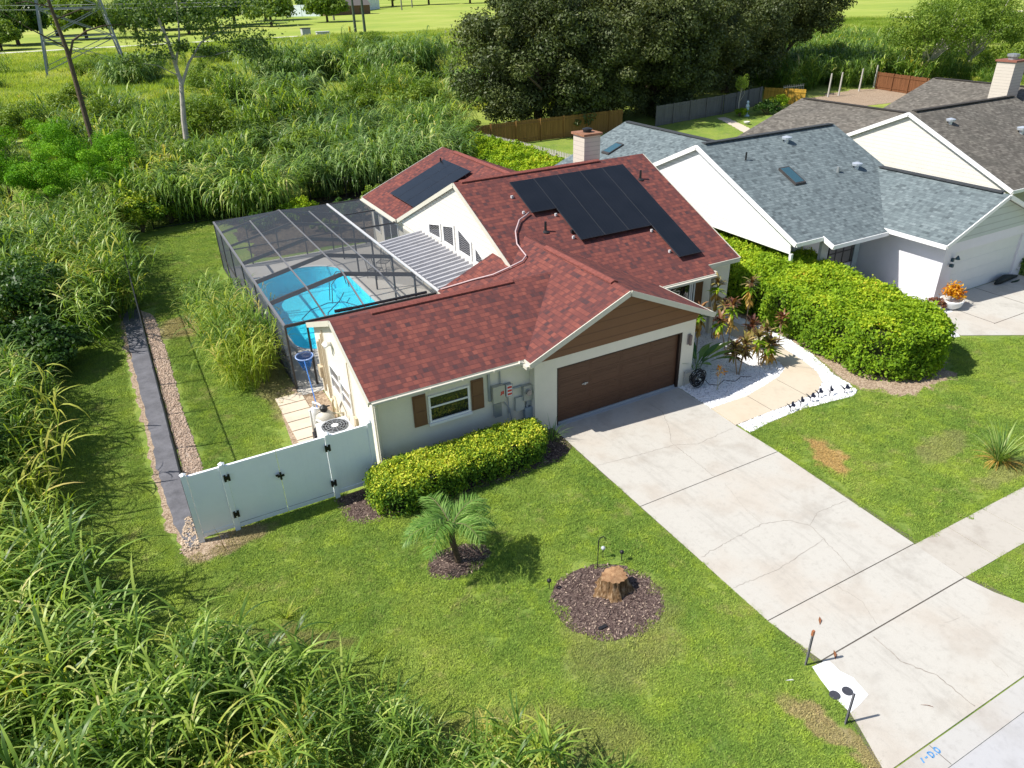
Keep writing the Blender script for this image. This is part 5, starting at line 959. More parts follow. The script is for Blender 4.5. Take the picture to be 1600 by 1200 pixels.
DG=thing('tarp_bundle','low dark bundle lying against the neighbour garage door','bundle',(24.0,-.05,0)); bb=MB(); bb.tube([(23.0,-.1,.12),(23.35,-.08,.16),(23.8,-.02,.18),(24.3,0,.13),(24.8,.0,.08)],[.06,.14,.17,.12,.05],10); bb.build('bundle',paint('dark tarp',(.015,.02,.02),.6,.2),DG,True); MB().tube([(23.9,-.3,.05),(24.2,-.35,.07),(24.5,-.3,.04)],[.03,.05,.03],8).build('flap',paint('dark green tarp',(.02,.04,.025),.6,.2),DG,True)

# ------------------------------------------------------------ hedges
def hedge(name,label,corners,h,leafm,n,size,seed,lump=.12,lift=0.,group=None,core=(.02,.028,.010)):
    g=np.random.default_rng(seed); P=np.array(corners,float); c=P.mean(0); root=thing(name,label,'hedge',(float(c[0]),float(c[1]),0),group)
    # sample points on sides and top of a lumpy rounded prism
    segs=[(P[i],P[(i+1)%len(P)]) for i in range(len(P))]; Ls=np.array([np.linalg.norm(b-a) for a,b in segs]); area_s=Ls.sum()*h; lo,hi=P.min(0),P.max(0)
    A=abs(sum(a[0]*b[1]-b[0]*a[1] for a,b in segs))/2; nt_=int(n*A/(A+area_s)*1.25); ns=n-nt_
    pts=[];nor=[]
    T=sample([tuple(p) for p in P],nt_/A*1.0,g); 
    def dist_edge(Q):
        d=np.full(len(Q),9.)
        for a,b in segs:
            ab=b-a; t_=np.clip(((Q-a)@ab)/(ab@ab),0,1); d=np.minimum(d,np.linalg.norm(Q-(a+t_[:,None]*ab),axis=1))
        return d
    def lumpf(x,y,z): return lump*(np.sin(x*2.3+seed)+np.sin(y*2.9+1+seed)+np.sin((x+y)*4.7+z*3.1)*.7+np.sin((x-y)*8.3-z*5)*.5)
    de=dist_edge(T[:,:2]); rd=min(.22,h*.25); top=h-rd*(1-np.minimum(de/rd,1))**2+lumpf(T[:,0],T[:,1],0)*.8+g.normal(0,.035,len(T)); T[:,2]=top; pts.append(T); nor.append(np.tile([0,0,1.],(len(T),1)))
    k=g.choice(len(segs),ns,p=Ls/Ls.sum()); u=g.random(ns); z=g.uniform(.08+lift,h*.98,ns); a=np.array([segs[i][0] for i in k]); b=np.array([segs[i][1] for i in k]); q=a+(b-a)*u[:,None]; d_=unit(b-a); nn=np.stack([d_[:,1],-d_[:,0]],1)
    if A and sum(a_[0]*b_[1]-b_[0]*a_[1] for a_,b_ in segs)<0: nn=-nn
    inn=rd*np.clip((z-(h-rd))/rd,0,1)**2+.12*np.clip(1-z/h,0,1)*0; off=lumpf(q[:,0],q[:,1],z)+g.normal(0,.05,ns)-inn; q=q+nn*off[:,None]; pts.append(np.column_stack([q,z])); nor.append(np.column_stack([nn,np.full(ns,.35)]))
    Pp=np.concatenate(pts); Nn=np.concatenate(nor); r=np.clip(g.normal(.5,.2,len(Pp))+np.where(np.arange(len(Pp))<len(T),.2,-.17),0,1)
    hole=np.sin(Pp[:,0]*5.1+1)+np.sin(Pp[:,1]*4.3+2)+np.sin(Pp[:,2]*6.7)+np.sin((Pp[:,0]+Pp[:,1]-Pp[:,2])*9.1)+np.sin((Pp[:,0]-Pp[:,1])*13.)*.6; kp=g.random(len(Pp))>np.clip((hole-1.2)*.8,0,.85); Pp=Pp[kp]; Nn=Nn[kp]; r=r[kp]; Pp=Pp+Nn*g.normal(0,size*.5,(len(Pp),1))
    V,F,R_b=leaves(Pp,Nn,size,.6,r,g,.85); link('foliage',npmesh(name,V,F,leafm,R_b),root)
    ci=c+(P-c)*(1-.35/np.maximum(np.linalg.norm(P-c,axis=1,keepdims=True),.6)); co_=MB().extr([(x,y,.05) for x,y in ci],(0,0,h-.22)); co_.build('shade_core',paint(name+' shade core paint',core,.95,.4,6),root); return root  # solid core blocks see-through; shade between the leaves is put into its dark colour
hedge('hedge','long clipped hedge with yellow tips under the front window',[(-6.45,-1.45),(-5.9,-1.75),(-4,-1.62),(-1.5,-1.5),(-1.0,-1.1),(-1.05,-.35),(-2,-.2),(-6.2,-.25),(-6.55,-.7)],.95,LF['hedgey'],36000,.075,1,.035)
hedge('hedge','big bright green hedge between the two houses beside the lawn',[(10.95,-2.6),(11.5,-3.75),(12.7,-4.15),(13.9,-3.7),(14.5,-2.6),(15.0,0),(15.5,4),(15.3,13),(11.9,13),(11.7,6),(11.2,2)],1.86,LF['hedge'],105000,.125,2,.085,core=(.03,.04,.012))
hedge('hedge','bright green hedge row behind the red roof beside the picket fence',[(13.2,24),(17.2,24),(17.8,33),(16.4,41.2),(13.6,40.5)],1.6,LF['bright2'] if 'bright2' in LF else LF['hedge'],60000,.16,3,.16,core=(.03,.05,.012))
def bush(name,label,cat_,c,rad,leafm,n,size,seed,group=None,nclump=60,rc=None,ratio=.55,stem=True):
    g=np.random.default_rng(seed); root=thing(name,label,cat_,(c[0],c[1],0),group); rc=rc or min(rad)*.38
    (V,F,Rr),cc=clump_crown(g,(0,0,rad[2]*.85),(rad[0],rad[1],rad[2]),nclump,max(8,n//nclump),rc,size,ratio,.45); k=V.reshape(-1,4,3)[:,:,2].min(1)>.02; V=V.reshape(-1,4,3)[k].reshape(-1,3);Rr=Rr.reshape(-1,4)[k].ravel(); o=link('foliage',npmesh(name,V,np.arange(len(V)).reshape(-1,4),leafm,Rr),root); o.location=(0,0,0)
    mb=MB(); tg=cc[g.choice(len(cc),min(9,len(cc)),replace=False)]
    for t_ in tg: mb.tube([(0,0,0),tuple(t_*.5+np.array([0,0,.1])),tuple(t_)],[.04,.03,.01],5)
    q=mb.build('stems',STEMM,root); q.location=(0,0,0); return root
for k,(x,y,r,h,m_,lb) in enumerate([(-3.6,27.5,1.1,1.1,'dark','low dark bush behind the enclosure, leftmost of the low row'),(-1.0,28.2,1.2,1.3,'hedge','low bright vine mound behind the enclosure in the back row'),(1.6,27.0,1.1,1.1,'dark','low dark bush behind the enclosure, second dark one'),(4.2,28.0,1.3,1.3,'mid','low leafy bush behind the enclosure close to the red roof'),(-.2,25.2,.8,.6,'mid','smallest leafy plant right behind the enclosure'),(6.8,27.0,1.3,1.6,'dark','dark bush right behind the rear red roof')]):
    bush('low_bush',lb,'bush',(x,y),(r,r,h*.58),LF[m_],3500,.15,760+k,'low bushes behind the enclosure',36)
bush('shrub','silvery leaved shrub behind the big hedge near the white pot','shrub',(16.6,-1.1),(.9,.7,.55),LF['silver'],2600,.09,41)
bush('shrub','low reddish shrub at the foot of the neighbour garage corner','shrub',(18.4,-.35),(.45,.35,.32),LF['tired'],700,.09,42,nclump=20)
bush('shrub','round yellow green shrub at the lawn corner, the left one','shrub',(-9.6,31.2),(1.3,1.3,1.25),LF['hedgey'],6000,.16,43)
bush('shrub','round yellow green shrub at the lawn corner, half hidden on the right','shrub',(-7.9,32.2),(1.0,.9,.9),LF['hedge'],3500,.16,44)
for k,(x,y,r,h,lb) in enumerate([(-15.6,17.6,2.5,3.0,'big dark glossy shrub at the left edge, between the tall grasses'),(-18.6,19.2,2.6,3.1,'dark glossy shrub at the far left edge beside the big one'),(-14.6,13.3,1.6,1.9,'low dark glossy shrub in front, next to the grass strip'),(-17.3,13.6,2.0,2.3,'dark glossy shrub low at the left edge, nearest the camera'),(-16.5,24.0,2.2,2.6,'dark green shrub behind the big glossy one')]):
    bush('shrub',lb,'shrub',(x,y),(r,r,h*.58),LF['dark'],15000,.17,50+k,'dark shrubs on the left',90)
for k,(x,y,r,h,lb) in enumerate([(-14.4,34.5,1.75,4.9,'feathery bright green tree, nearest the tall grass front'),(-10.9,35.5,1.9,5.2,'feathery bright green tree right of the nearest one, beside the pine trunk'),(-13.0,41.0,1.7,5.0,'feathery bright green tree behind the front pair, middle'),(-17.8,37.5,1.8,5.0,'feathery bright green tree toward the left edge'),(-10.2,43.0,1.6,4.4,'feathery bright green tree against the pine trunk foot'),(-17.0,44.5,1.8,4.6,'feathery bright green tree in the middle left row'),(-13.4,50.0,1.6,4.2,'small feathery bright green tree behind the left row'),(-14.2,61.0,1.8,3.0,'feathery bright green tree farthest back on the left')]):
    bush('feathery_tree',lb,'tree',(x,y),(r,r,h*.55),LF['bright'],15000,.13,60+k,'feathery bright trees on the left',20,rc=r*.40,ratio=.38)

# ------------------------------------------------------------ palm, cordylines, grass tufts
PM=thing('young_palm','young feathery palm with slim trunk on its own mulch circle','palm',(-5.38,-4.05,0)); g=np.random.default_rng(77)
MB().tube([(-5.38,-4.05,0),(-5.42,-4.05,.35),(-5.50,-4.08,.72),(-5.50,-4.1,1.15)],[.085,.07,.08,.06],10).build('trunk',paint('palm trunk bark',(.10,.07,.045),.9,.5,14,.9),PM)
for k in range(15):
    az=k*2.4+g.normal(0,.15); el=g.uniform(.35,1.35); L=g.uniform(1.05,1.45); n=14; cur=np.array([-5.50,-4.1,1.18]); rach=[cur.copy()]; dirs=[]
    for s in range(n):
        th=el-1.75*(s/n)**1.35; d=np.array([math.cos(az)*math.cos(th),math.sin(az)*math.cos(th),math.sin(th)]); cur=cur+d*L/n; rach.append(cur.copy()); dirs.append(d)
    fo=MB().tube([tuple(p_) for p_ in rach],[.014-.0008*i for i in range(n+1)],5).build('frond',STEMM,PM)
    P=[];A=[];E=[];Ln=[]
    for s in range(1,n):
        for sub in (0,.33,.66):
            for sg in (-1,1):
                P.append(rach[s]+(rach[s+1]-rach[s])*sub); A.append(az+sg*g.uniform(.75,1.05)); E.append(math.asin(np.clip(dirs[s][2],-1,1))*.6+g.uniform(.0,.45)); Ln.append(.42*math.sin(math.pi*(.18+.78*(s+sub)/n))+.08)
    V,F,R_b=blades(np.array(P),np.array(A),np.array(E),np.array(Ln),np.full(len(P),.021),g.uniform(.5,1.1,len(P)),3,None,g); link('leaflets',npmesh('leaflets',V,F,LF['palm'],R_b),fo)
def cordyline(x,y,stems,label,seed,mats=('ti',),name='cordyline_plant',gold=False,leafL=.42,w=.085):
    g=np.random.default_rng(seed); r=thing(name,label,'plant',(x,y,0)); 
    for k,(dx,dy,h) in enumerate(stems):
        MB().tube([(x+dx*.15,y+dy*.15,0),(x+dx*.6,y+dy*.6,h*.5),(x+dx,y+dy,h)],[.022,.02,.016],6).build('stem',paint('pale cane stem',(.28,.21,.14),.8,.2,8),r)
        tiers=[(h,30,mats[k%len(mats)],(.1,1.4))]
        if gold: tiers.append((h-.42,18,'tigold',(-1.1,-.2))); 
        tiers.append((h-.22,20,'ti' if not gold else 'hedge',(-.5,.5)))
        if h>1.5: tiers.append((h-.75,12,'tigold' if gold else 'banana',(-1.2,-.4)))
        for (z,n_,mk,(e0,e1)) in tiers:
            P=np.column_stack([np.full(n_,x+dx),np.full(n_,y+dy),z+g.uniform(-.1,.08,n_)]); V,F,R_b=blades(P,g.uniform(0,6.28,n_),g.uniform(e0,e1,n_),leafL*g.uniform(.6,1.1,n_),w*g.uniform(.7,1.2,n_),g.uniform(.4,1.1,n_),4,None,g,[.5,.9,1,.8,.05]); link('leaves',npmesh('cordyline_leaves',V,F,LF[mk],R_b),r)
cordyline(8.6,2.35,[(0,0,2.35),(.15,-.3,1.5)],'tall bronze cordyline nearest the porch post, with green and yellow lower leaves',1,('ti',),gold=True)
cordyline(9.9,1.9,[(0,0,2.25)],'tall bronze cordyline against the big hedge with golden drooping leaves',2,('ti',),gold=True)
cordyline(8.35,1.2,[(0,0,1.95),(-.35,.2,1.35)],'red topped cordyline with golden hanging leaves between the tall ones',3,('tired',),gold=True)
cordyline(7.3,1.75,[(0,0,1.75)],'red and yellow cordyline right beside the garage roof corner',4,('tired',),gold=True)
cordyline(7.35,-.42,[(-.25,.1,1.15),(.12,-.05,1.3),(.3,.15,1.0),(-.05,.3,.9)],'multi stemmed bronze cordyline nearest the walkway, left one',5)
cordyline(8.5,-.30,[(-.2,.05,1.25),(.25,.1,1.35),(.1,-.2,1.0),(.45,-.1,.8)],'multi stemmed bronze cordyline nearest the walkway, right one',6,gold=True)
cordyline(9.0,.75,[(0,0,1.15),(.2,.2,.8)],'short red cordyline behind the bronze ones on the gravel',7,('tired',))
cordyline(10.75,.9,[(0,0,1.0)],'small dark red cordyline in front of the big hedge',8,('tired',),leafL=.35)
BP=thing('broadleaf_plant','big leaved green plant at the garage side wall','plant',(6.25,.55,0)); g=np.random.default_rng(15); n_=16
V,F,R_b=blades(np.tile([6.25,.55,.1],(n_,1))+g.normal(0,.12,(n_,3))*[1,1,0],g.uniform(0,6.28,n_),g.uniform(.9,1.45,n_),g.uniform(1.0,1.7,n_),g.uniform(.22,.34,n_),g.uniform(.5,1.2,n_),8,None,g,[.08,.08,.1,.35,.8,1,.9,.55,.05]); link('leaves',npmesh('broad_leaves',V,F,LF['banana'],R_b),BP)
YP=thing('yellow_flower','spindly plant with yellow blossoms beside the black hose','plant',(5.95,-.85,0)); m_=MB()
for dx,dy,h in ((0,0,.9),(.18,-.05,.75),(.1,.1,.55)): m_.tube([(5.95,-.85,0),(5.95+dx,-.85+dy,h)],[.008,.006],5)
m_.build('stems',paint('pale stems',(.5,.45,.25),.7,.1),YP); V,F,R_b=cat([leaves(np.array([5.95+dx,-.85+dy,h])+g.normal(0,.05,(26,3)),g.normal(0,1,(26,3)),.07,.6,None,g) for dx,dy,h in ((0,0,.9),(.18,-.05,.72),(.1,.1,.6))]); link('blossoms',npmesh('blossoms',V,F,LF['croton'],R_b),YP)
def tuft(name,label,cat_,x,y,n_,L,w,droop,leafm,seed,group=None,spread=.15,dead=0,el=(.9,1.5)):
    g=np.random.default_rng(seed); r=thing(name,label,cat_,(x,y,0),group); a=g.uniform(0,6.28,n_); P=np.column_stack([x+np.cos(a)*spread*g.random(n_),y+np.sin(a)*spread*g.random(n_),np.zeros(n_)])
    V,F,R_b=blades(P,a+g.normal(0,.4,n_),g.uniform(*el,n_),L*g.uniform(.5,1.1,n_),w*g.uniform(.6,1.2,n_),droop*g.uniform(.4,1.2,n_),6,None,g); link('blades',npmesh(name,V,F,leafm,R_b),r)
    if dead:
        a=g.uniform(0,6.28,dead); V,F,R_b=blades(np.column_stack([x+np.cos(a)*.1,y+np.sin(a)*.1,np.full(dead,.1)]),a,g.uniform(.1,.7,dead),L*.55*g.uniform(.5,1,dead),np.full(dead,w*.8),g.uniform(.8,1.4,dead),5,None,g); link('dry_blades',npmesh('dry_blades',V,F,LF['tigold'],R_b),r)
    return r
tuft('ornamental_grass','blue green ornamental grass tuft alone on the right lawn','grass tuft',9.9,-8.2,130,1.35,.028,1.0,LF['caneb'],3,dead=60)
tuft('weed_tuft','small pale weed growing from the lawn near the tall grass','weed',-9.55,-3.75,22,.5,.02,.8,LF['caney'],4,spread=.03)
tuft('weed_tuft','green grassy weed at the garage corner beside the hedge','weed',-.55,-.55,46,.85,.022,1.2,LF['palm'],5)
tuft('weed_tuft','bare twiggy weed in the sandy patch by the fence corner','weed',-10.35,-.55,9,.75,.012,.2,LF['ti'],6,spread=.03)

# ------------------------------------------------------------ tall cane grass
g=np.random.default_rng(100)
def canesrc(tag_,n,mat,args,seed):
    out=[]
    for k in range(n):
        gg_=np.random.default_rng(seed+k); V,F,R_b=cane_tuft(gg_,*args); out.append(src(tag_,npmesh(tag_,V,F,mat,R_b)))
    return out
NEAR=canesrc('cane_near',4,LF['cane'],(11,1.8,.40,1.1,.046,6,9),200)+canesrc('cane_near_y',1,LF['caney'],(10,1.6,.40,1.0,.04,6,9),210)
P=sample([(-32,2.2),(-14.5,2.2),(-14.0,-.8),(-12.9,-2.6),(-11.5,-4.2),(-9.7,-6.6),(-8.0,-8.2),(-6.2,-9.8),(-5.6,-11),(-5.8,-13),(-34,-13)],2.2,g)
e=np.minimum(1,.62+.1*np.maximum(0,(-9-P[:,0]))+g.normal(0,.06,len(P)))
scatter('tall_grass','tall green cane grass filling the near left corner of the lot','tall grass',P,NEAR,e*g.uniform(.6,1.25,len(P)),g,.12)
MIDS=canesrc('cane_mid',4,LF['cane'],(12,2.3,.5,1.05,.05,5,9),220)+canesrc('cane_mid_y',2,LF['caney'],(12,2.1,.5,1.0,.045,5,9),230)
P=sample([(-34,1.2),(-14.2,1.2),(-14.2,8),(-14.5,11.5),(-20,12.5),(-34,14)],1.5,g); scatter('tall_grass','tall cane grass leaning over the shaded lawn strip on the left','tall grass',P,MIDS,g.uniform(.6,1.25,len(P)),g,.14)
P=sample([(-40,20),(-18.5,21.5),(-13.5,20),(-12.6,14.6),(-11.3,15.2),(-10.9,22),(-11.2,28),(-11.6,33.5),(-40,34)],1.5,g); scatter('tall_grass','pale tipped cane grass spilling over the black fence','tall grass',P,MIDS[:5],g.uniform(.8,1.2,len(P)),g,.14)
FAR=canesrc('cane_far',4,LF['caneb'],(22,2.6,1.0,1.2,.075,4,8),240)+canesrc('cane_far_g',5,LF['cane'],(22,2.5,1.0,1.2,.075,4,8),250)+canesrc('cane_far_y',1,LF['caney'],(22,2.2,1.0,1.1,.07,4,8),260)
MED=[]
for k in range(3):
    gg_=np.random.default_rng(300+k); n_=900; P_=np.column_stack([gg_.uniform(-2,2,(n_,2)),np.zeros(n_)]); V,F,R_b=blades(P_,gg_.uniform(0,6.28,n_),gg_.uniform(.8,1.5,n_),gg_.uniform(.4,1.1,n_),np.full(n_,.06),gg_.uniform(.2,1.2,n_),3,None,gg_); MED.append(src('meadow',npmesh('meadow',V,F,LF['meadow'],R_b)))
VX=np.column_stack([g.uniform(-80,60,32000),g.uniform(32.5,160,32000),np.zeros(32000)])
def vn(P,s,seed): 
    return np.sin(P[:,0]*s+seed)+np.sin(P[:,1]*s*1.3+seed*2)+np.sin((P[:,0]+P[:,1])*s*.7+seed*3)+np.sin((P[:,0]-P[:,1])*s*1.9+seed)*.6
dens=np.clip(.95-(VX[:,1]-50)/75,0,.9)*(VX[:,1]<98)+(VX[:,1]>=98)*.12; dens=dens*(.35+.65*(vn(VX,.35,1.)>-1.2))*np.where(VX[:,1]>58,(vn(VX,.22,2.)>.2),1)
keep=(g.random(len(VX))<dens*.30)&~((VX[:,0]>15.5)&(VX[:,1]<46))&~((VX[:,0]>18.5)&(VX[:,0]<70)&(VX[:,1]<62)); P=VX[keep]
hm=.32+1.1*np.clip((vn(P,.42,5.)+1.6)/3.6,0,1)**1.8
CLR=[(-14.4,34.5,2.0),(-10.9,35.5,2.0),(-13.0,41,1.8),(-17.8,37.5,2.0),(-10.2,43,1.8),(-17,44.5,2.0),(-13.4,50,1.8),(-14.2,61,2),(2.4,34,2.4),(6.2,33.6,3.0),(10.6,35.2,3.0),(12.6,40.5,2.8),(-2.6,31.8,2.8),(-6.2,34,2.5),(4.3,44.5,3.2),(9.8,50,3.3),(15.5,47.5,3),(8.5,40.5,2.4),(.5,47,2.6),(-6.4,46,2.5)]
kk=np.ones(len(P),bool)
for cx__,cy__,rr__ in CLR: kk&=(np.hypot(P[:,0]-cx__,P[:,1]-cy__)>rr__)
P=P[kk]; hm=hm[kk]; print('thicket',len(P))
scatter('tall_grass','dense green cane thicket between the back fence and the open meadow','tall grass',P,FAR,hm*g.uniform(.7,1.2,len(P)),g,.1)
P=np.column_stack([g.uniform(-110,190,9000),g.uniform(50,206,9000),np.zeros(9000)]); k=(g.random(9000)<np.where(P[:,1]<75,.3,.75))&~((P[:,0]>18)&(P[:,0]<72)&(P[:,1]<60))&(P[:,1]<206-.28*np.maximum(0,P[:,0]-60)); P=P[k]
scatter('meadow_grass','yellow green rough meadow grass beyond the thicket','meadow',P,MED,g.uniform(.7,1.4,len(P)),g,.05)
P=sample([(62,46),(88,44),(100,60),(120,95),(75,95),(66,62)],.28,g); scatter('tall_grass','bright cane grass behind the bare ground on the right','tall grass',P,FAR[3:],g.uniform(.9,1.5,len(P)),g,.1)
P=sample([(74,30),(130,20),(150,60),(90,48)],.2,g); scatter('ground_cover','low green undergrowth below the airy trees on the right','undergrowth',P,FAR[3:],g.uniform(.3,.7,len(P)),g,.1)
# single clumps that stand out
def clump(x,y,r,h,label,mat,seed,stalks=90,group='big cane clumps behind the pool',bl=1.3,bw=.085,lean=.3,per=13):
    if y>60: bw=.15; bl=1.8; stalks=int(stalks*1.2); h*=1.15
    gg_=np.random.default_rng(seed); V,F,R_b=cane_tuft(gg_,stalks,h,r*.8 if r>1 else r,bl*(1.35 if r>1 else 1),bw,6,per+(5 if r>1 else 0),lean*(1.7 if r>1 else 1),r>1); o=link('cane_clump',npmesh('cane_clump',V,F,mat,R_b)); o.location=(x,y,0); return tag(o,label,'grass clump',group)
for a in [(2.4,34.0,1.7,2.7,'large drooping cane clump right behind the enclosure, left of the pair',LF['caneb'],1),(6.2,33.6,2.3,3.1,'largest drooping cane clump touching the red roof edge',LF['caneb'],2,150),(10.6,35.2,2.2,3.0,'drooping cane clump behind the red roof, right of the largest',LF['caneb'],3,130),(12.6,40.5,2.2,3.1,'drooping cane clump at the left end of the golden fence',LF['cane'],4,120),
          (15.5,47.5,2.4,3.3,'tall cane clump at the foot of the dark oak',LF['cane'],5,110),(-2.6,31.8,2.2,2.9,'broad pale cane clump behind the far left enclosure corner',LF['cane'],6,130),(-6.2,34.0,2.0,2.8,'pale cane clump behind the yellow shrub',LF['cane'],7,110),(4.3,44.5,2.6,3.0,'dark blue green cane clump in the middle of the thicket',LF['caneb'],8,120),(9.8,50.0,2.8,2.8,'shaded cane clump in mid thicket, right of the dark one',LF['caneb'],9,120),
          (16.0,98.0,4.6,4.6,'tall blue green reed clump standing in the meadow, left one',LF['caneb'],10,150),(30.5,90.0,4.4,5.0,'tall blue green reed clump standing in the meadow, right one',LF['caneb'],11,150),(23.5,95.0,2.3,3.6,'narrow yellow green reed clump between the two tall ones',LF['cane'],12,80),(10.2,74.5,2.4,2.9,'reed clump at the meadow edge below the tall ones',LF['caneb'],13,90),(-3.8,115.0,3.4,3.4,'small reed clump left of the pale tree in the meadow',LF['caneb'],14,80),(30.5,66,2.6,3.0,'reed clump close to the oak crowns',LF['caneb'],15,90)]:
    clump(*a[:5],a[5],400+a[6],a[7] if len(a)>7 else 90)
for a in [(-7.95,8.3,.75,1.9,'yellowing cane clump against the enclosure, nearest the pavers',21,60),(-7.75,9.9,.8,2.2,'tallest yellowing cane clump against the enclosure side',22,70),(-7.9,11.6,.8,1.9,'yellow green cane clump at the enclosure, third from the pavers',23,60),(-7.9,13.4,.8,1.6,'green cane clump at the enclosure, fourth from the pavers',24,50),(-7.9,15.6,.8,1.4,'low green cane clump at the enclosure, farthest from the pavers',25,50)]:
    clump(a[0],a[1],a[2],a[3],a[4],LF['caney'] if a[5] in (21,23) else LF['cane'],400+a[5],a[6],'cane clumps along the enclosure',.9,.035,.35,12)
    
# ------------------------------------------------------------ lawn blades
patch=[]
for k in range(3):
    gg_=np.random.default_rng(500+k); n_=640; P_=np.column_stack([gg_.uniform(-.25,.25,(n_,2)),np.zeros(n_)]); V,F,R_b=blades(P_,gg_.uniform(0,6.28,n_),gg_.uniform(.4,1.3,n_),gg_.uniform(.03,.075,n_),np.full(n_,.012),gg_.uniform(.2,1.3,n_),2,None,gg_); patch.append(src('turf',npmesh('turf',V,F,LAWNB,R_b)))
edge=[]
for pts_,off in (([(-.18,-.6),(-.22,-4.6),(-.27,-9.25),(-.12,-10.58),(-.45,-11.2),(-.75,-12.),(-1.12,-12.8)],-1),([(4.92,-3.45),(4.90,-4.6),(4.72,-9.25)],1),([(-11.35,-.5),(-11.72,1.5),(-11.85,4),(-11.85,8),(-11.9,14)],-1),([(-11.5,-.5),(-11.9,1.5),(-12.03,4),(-12.03,8),(-12.1,14)],-1),([(4.72,-9.25),(12,-9.25)],1),([(12,-10.6),(4.7,-10.6),(4.82,-11.2),(5.27,-12.2),(5.6,-12.8)],1),([(5.0,-3.45),(7.4,-3.3),(9.5,-3.6),(10.15,-3.2),(10.3,-2.2),(10.95,-.4)],1)):
    for a_,b_ in zip(pts_[:-1],pts_[1:]):
        a_=np.array(a_);b_=np.array(b_);L_=np.linalg.norm(b_-a_); d_=(b_-a_)/L_; n_v=np.array([d_[1],-d_[0]])*(1 if off<0 else -1)
        if off<0: n_v=np.array([-abs(d_[1]),d_[0]])
        for q_ in np.arange(.05,L_,.13): edge.append((*(a_+d_*q_+n_v*(.10+gp.normal(0,.03))),.012))
edge=np.array(edge)
holes=[[(-.22,.1),(4.93,.1),(4.93,-9.3),(12,-9.3),(12,-10.62),(4.72,-10.62),(4.85,-11.2),(5.3,-12.2),(5.65,-12.9),(-1.15,-12.9),(-.75,-12),(-.27,-10.5)],gravel,ring(-2.95,-6.95,1.06,.93,rot=-.5),ring(-5.35,-4.02,.56,.30),[(-7.1,0),(-7.0,-1.0),(-6.5,-1.3),(-5.5,-1.2),(-3,-1.45),(-.95,-1.35),(-.3,-1.0),(-.3,.3),(-5.8,.3)],
       [(-5.8,0),(5.5,0),(5.5,3.3),(10,3.3),(10.5,22),(-6.65,22),(-6.65,6),(-7.4,6),(-7.7,1.9),(-5.8,1.9)],[(-11.62,-.3),(-10.35,-.3),(-10.35,18),(-11.62,18)],[(10.6,5),(10.5,0),(10.4,-2.9),(11,-4.2),(13.5,-4.4),(14.8,-3),(14.8,5)],[(16.6,-2.5),(19.2,-3.9),(20.4,-7),(20.6,-14),(26,-14),(26,1),(14,3),(14,-2.4)]]
P=sample([(-13.8,-12.88),(15,-12.88),(20.5,-12.88),(20.5,5),(10.4,12),(-6,22),(-6,30),(-14.8,30)],0,g,holes)
gx_,gy_=np.meshgrid(np.arange(-15,21,.36),np.arange(-12.6,30,.36)); P=np.column_stack([gx_.ravel(),gy_.ravel(),0*gx_.ravel()]); P[:,:2]+=g.uniform(-.12,.12,(len(P),2)); k=inpoly(P,[(-14.8,-12.88),(15,-12.88),(20.5,-12.88),(20.5,5),(10.4,12),(-6,22),(-6,30),(-14.8,30)])
for h_ in holes: k&=~inpoly(P,h_)
P=P[k]
for dx,dy in ((.23,0),(-.23,0),(0,.23),(0,-.23),(.18,.18),(-.18,.18),(.18,-.18),(-.18,-.18)):
    Q=P[:,:2]+[dx,dy]; k=np.ones(len(P),bool)
    for h_ in holes: k&=~inpoly(Q,h_)
    P=P[k]
print('turf',len(P)); P[:,2]=.012
scatter('lawn_grass','grass blades creeping over the edges of the driveway and sidewalk','grass',edge,patch,g.uniform(.38,.62,len(edge)),g,.02)
scatter('lawn_grass','short green lawn grass with yellowish and dry patches','grass',P,patch,g.uniform(.8,1.25,len(P)),g,.02)

# ------------------------------------------------------------ trees
def oakset():
    k=0
    for (x,y,h,rx,rz,lb) in [(26.6,46.2,12.5,6.8,6.2,'dark live oak nearest the meadow, leftmost of the oak row'),(33.4,45.6,12.8,6.4,6.2,'dark live oak behind the golden fence, second from the left'),(40.5,46.8,13.2,6.2,6.3,'dark live oak behind the gap between golden and grey fences'),(48.0,49.6,13.0,6.4,6.2,'dark live oak behind the grey fence, fourth from the left'),(57.5,54.0,13.0,6.6,6.4,'dark live oak at the right end of the grey fence'),(68.0,56.0,14.2,6.8,4.6,'rightmost dark oak whose crown hangs over the bare ground'),(37.5,60.0,14.0,6.5,5.5,'oak in the second row showing between the front crowns, left'),(52.5,62.5,14.0,6.5,5.5,'oak in the second row showing between the front crowns, right')]:
        make_tree('oak_tree',lb,'tree',(x,y,0),h,(rx,rx,rz),.42,LF['oak2' if k%2 else 'oak'],BARK,700+k,230,300,1.45,.30,.45,.5,'dark oaks behind the fences',trunk_h=3.0,nl=10,low=-.97); k+=1
oakset()
make_tree('airy_tree','light green airy tree beyond the brown roofs, the left one','tree',(83.5,46.5,0),9.0,(5.2,5.2,3.9),.30,LF['mid'],BARKG,720,120,120,1.3,.28,.5,.5,'airy trees on the right',trunk_h=2.2)
make_tree('airy_tree','light green airy tree at the right edge beyond the chimney','tree',(95.5,48.0,0),9.6,(6.0,5.6,4.2),.30,LF['mid'],BARKG,721,150,120,1.4,.28,.5,.5,'airy trees on the right',trunk_h=2.4)
make_tree('airy_tree','pale airy tree filling the upper right corner','tree',(112,60.0,0),10.5,(7,7,4.6),.30,LF['mid'],BARKG,722,150,120,1.6,.32,.5,.5,'airy trees on the right',trunk_h=2.4)
make_tree('young_tree','thin young tree tied to stakes by the grey fence','tree',(46.8,40.6,0),3.9,(.55,.55,1.2),.05,LF['meadow'],BARKG,723,26,60,.35,.16,.4,.35,trunk_h=2.4,nl=5)
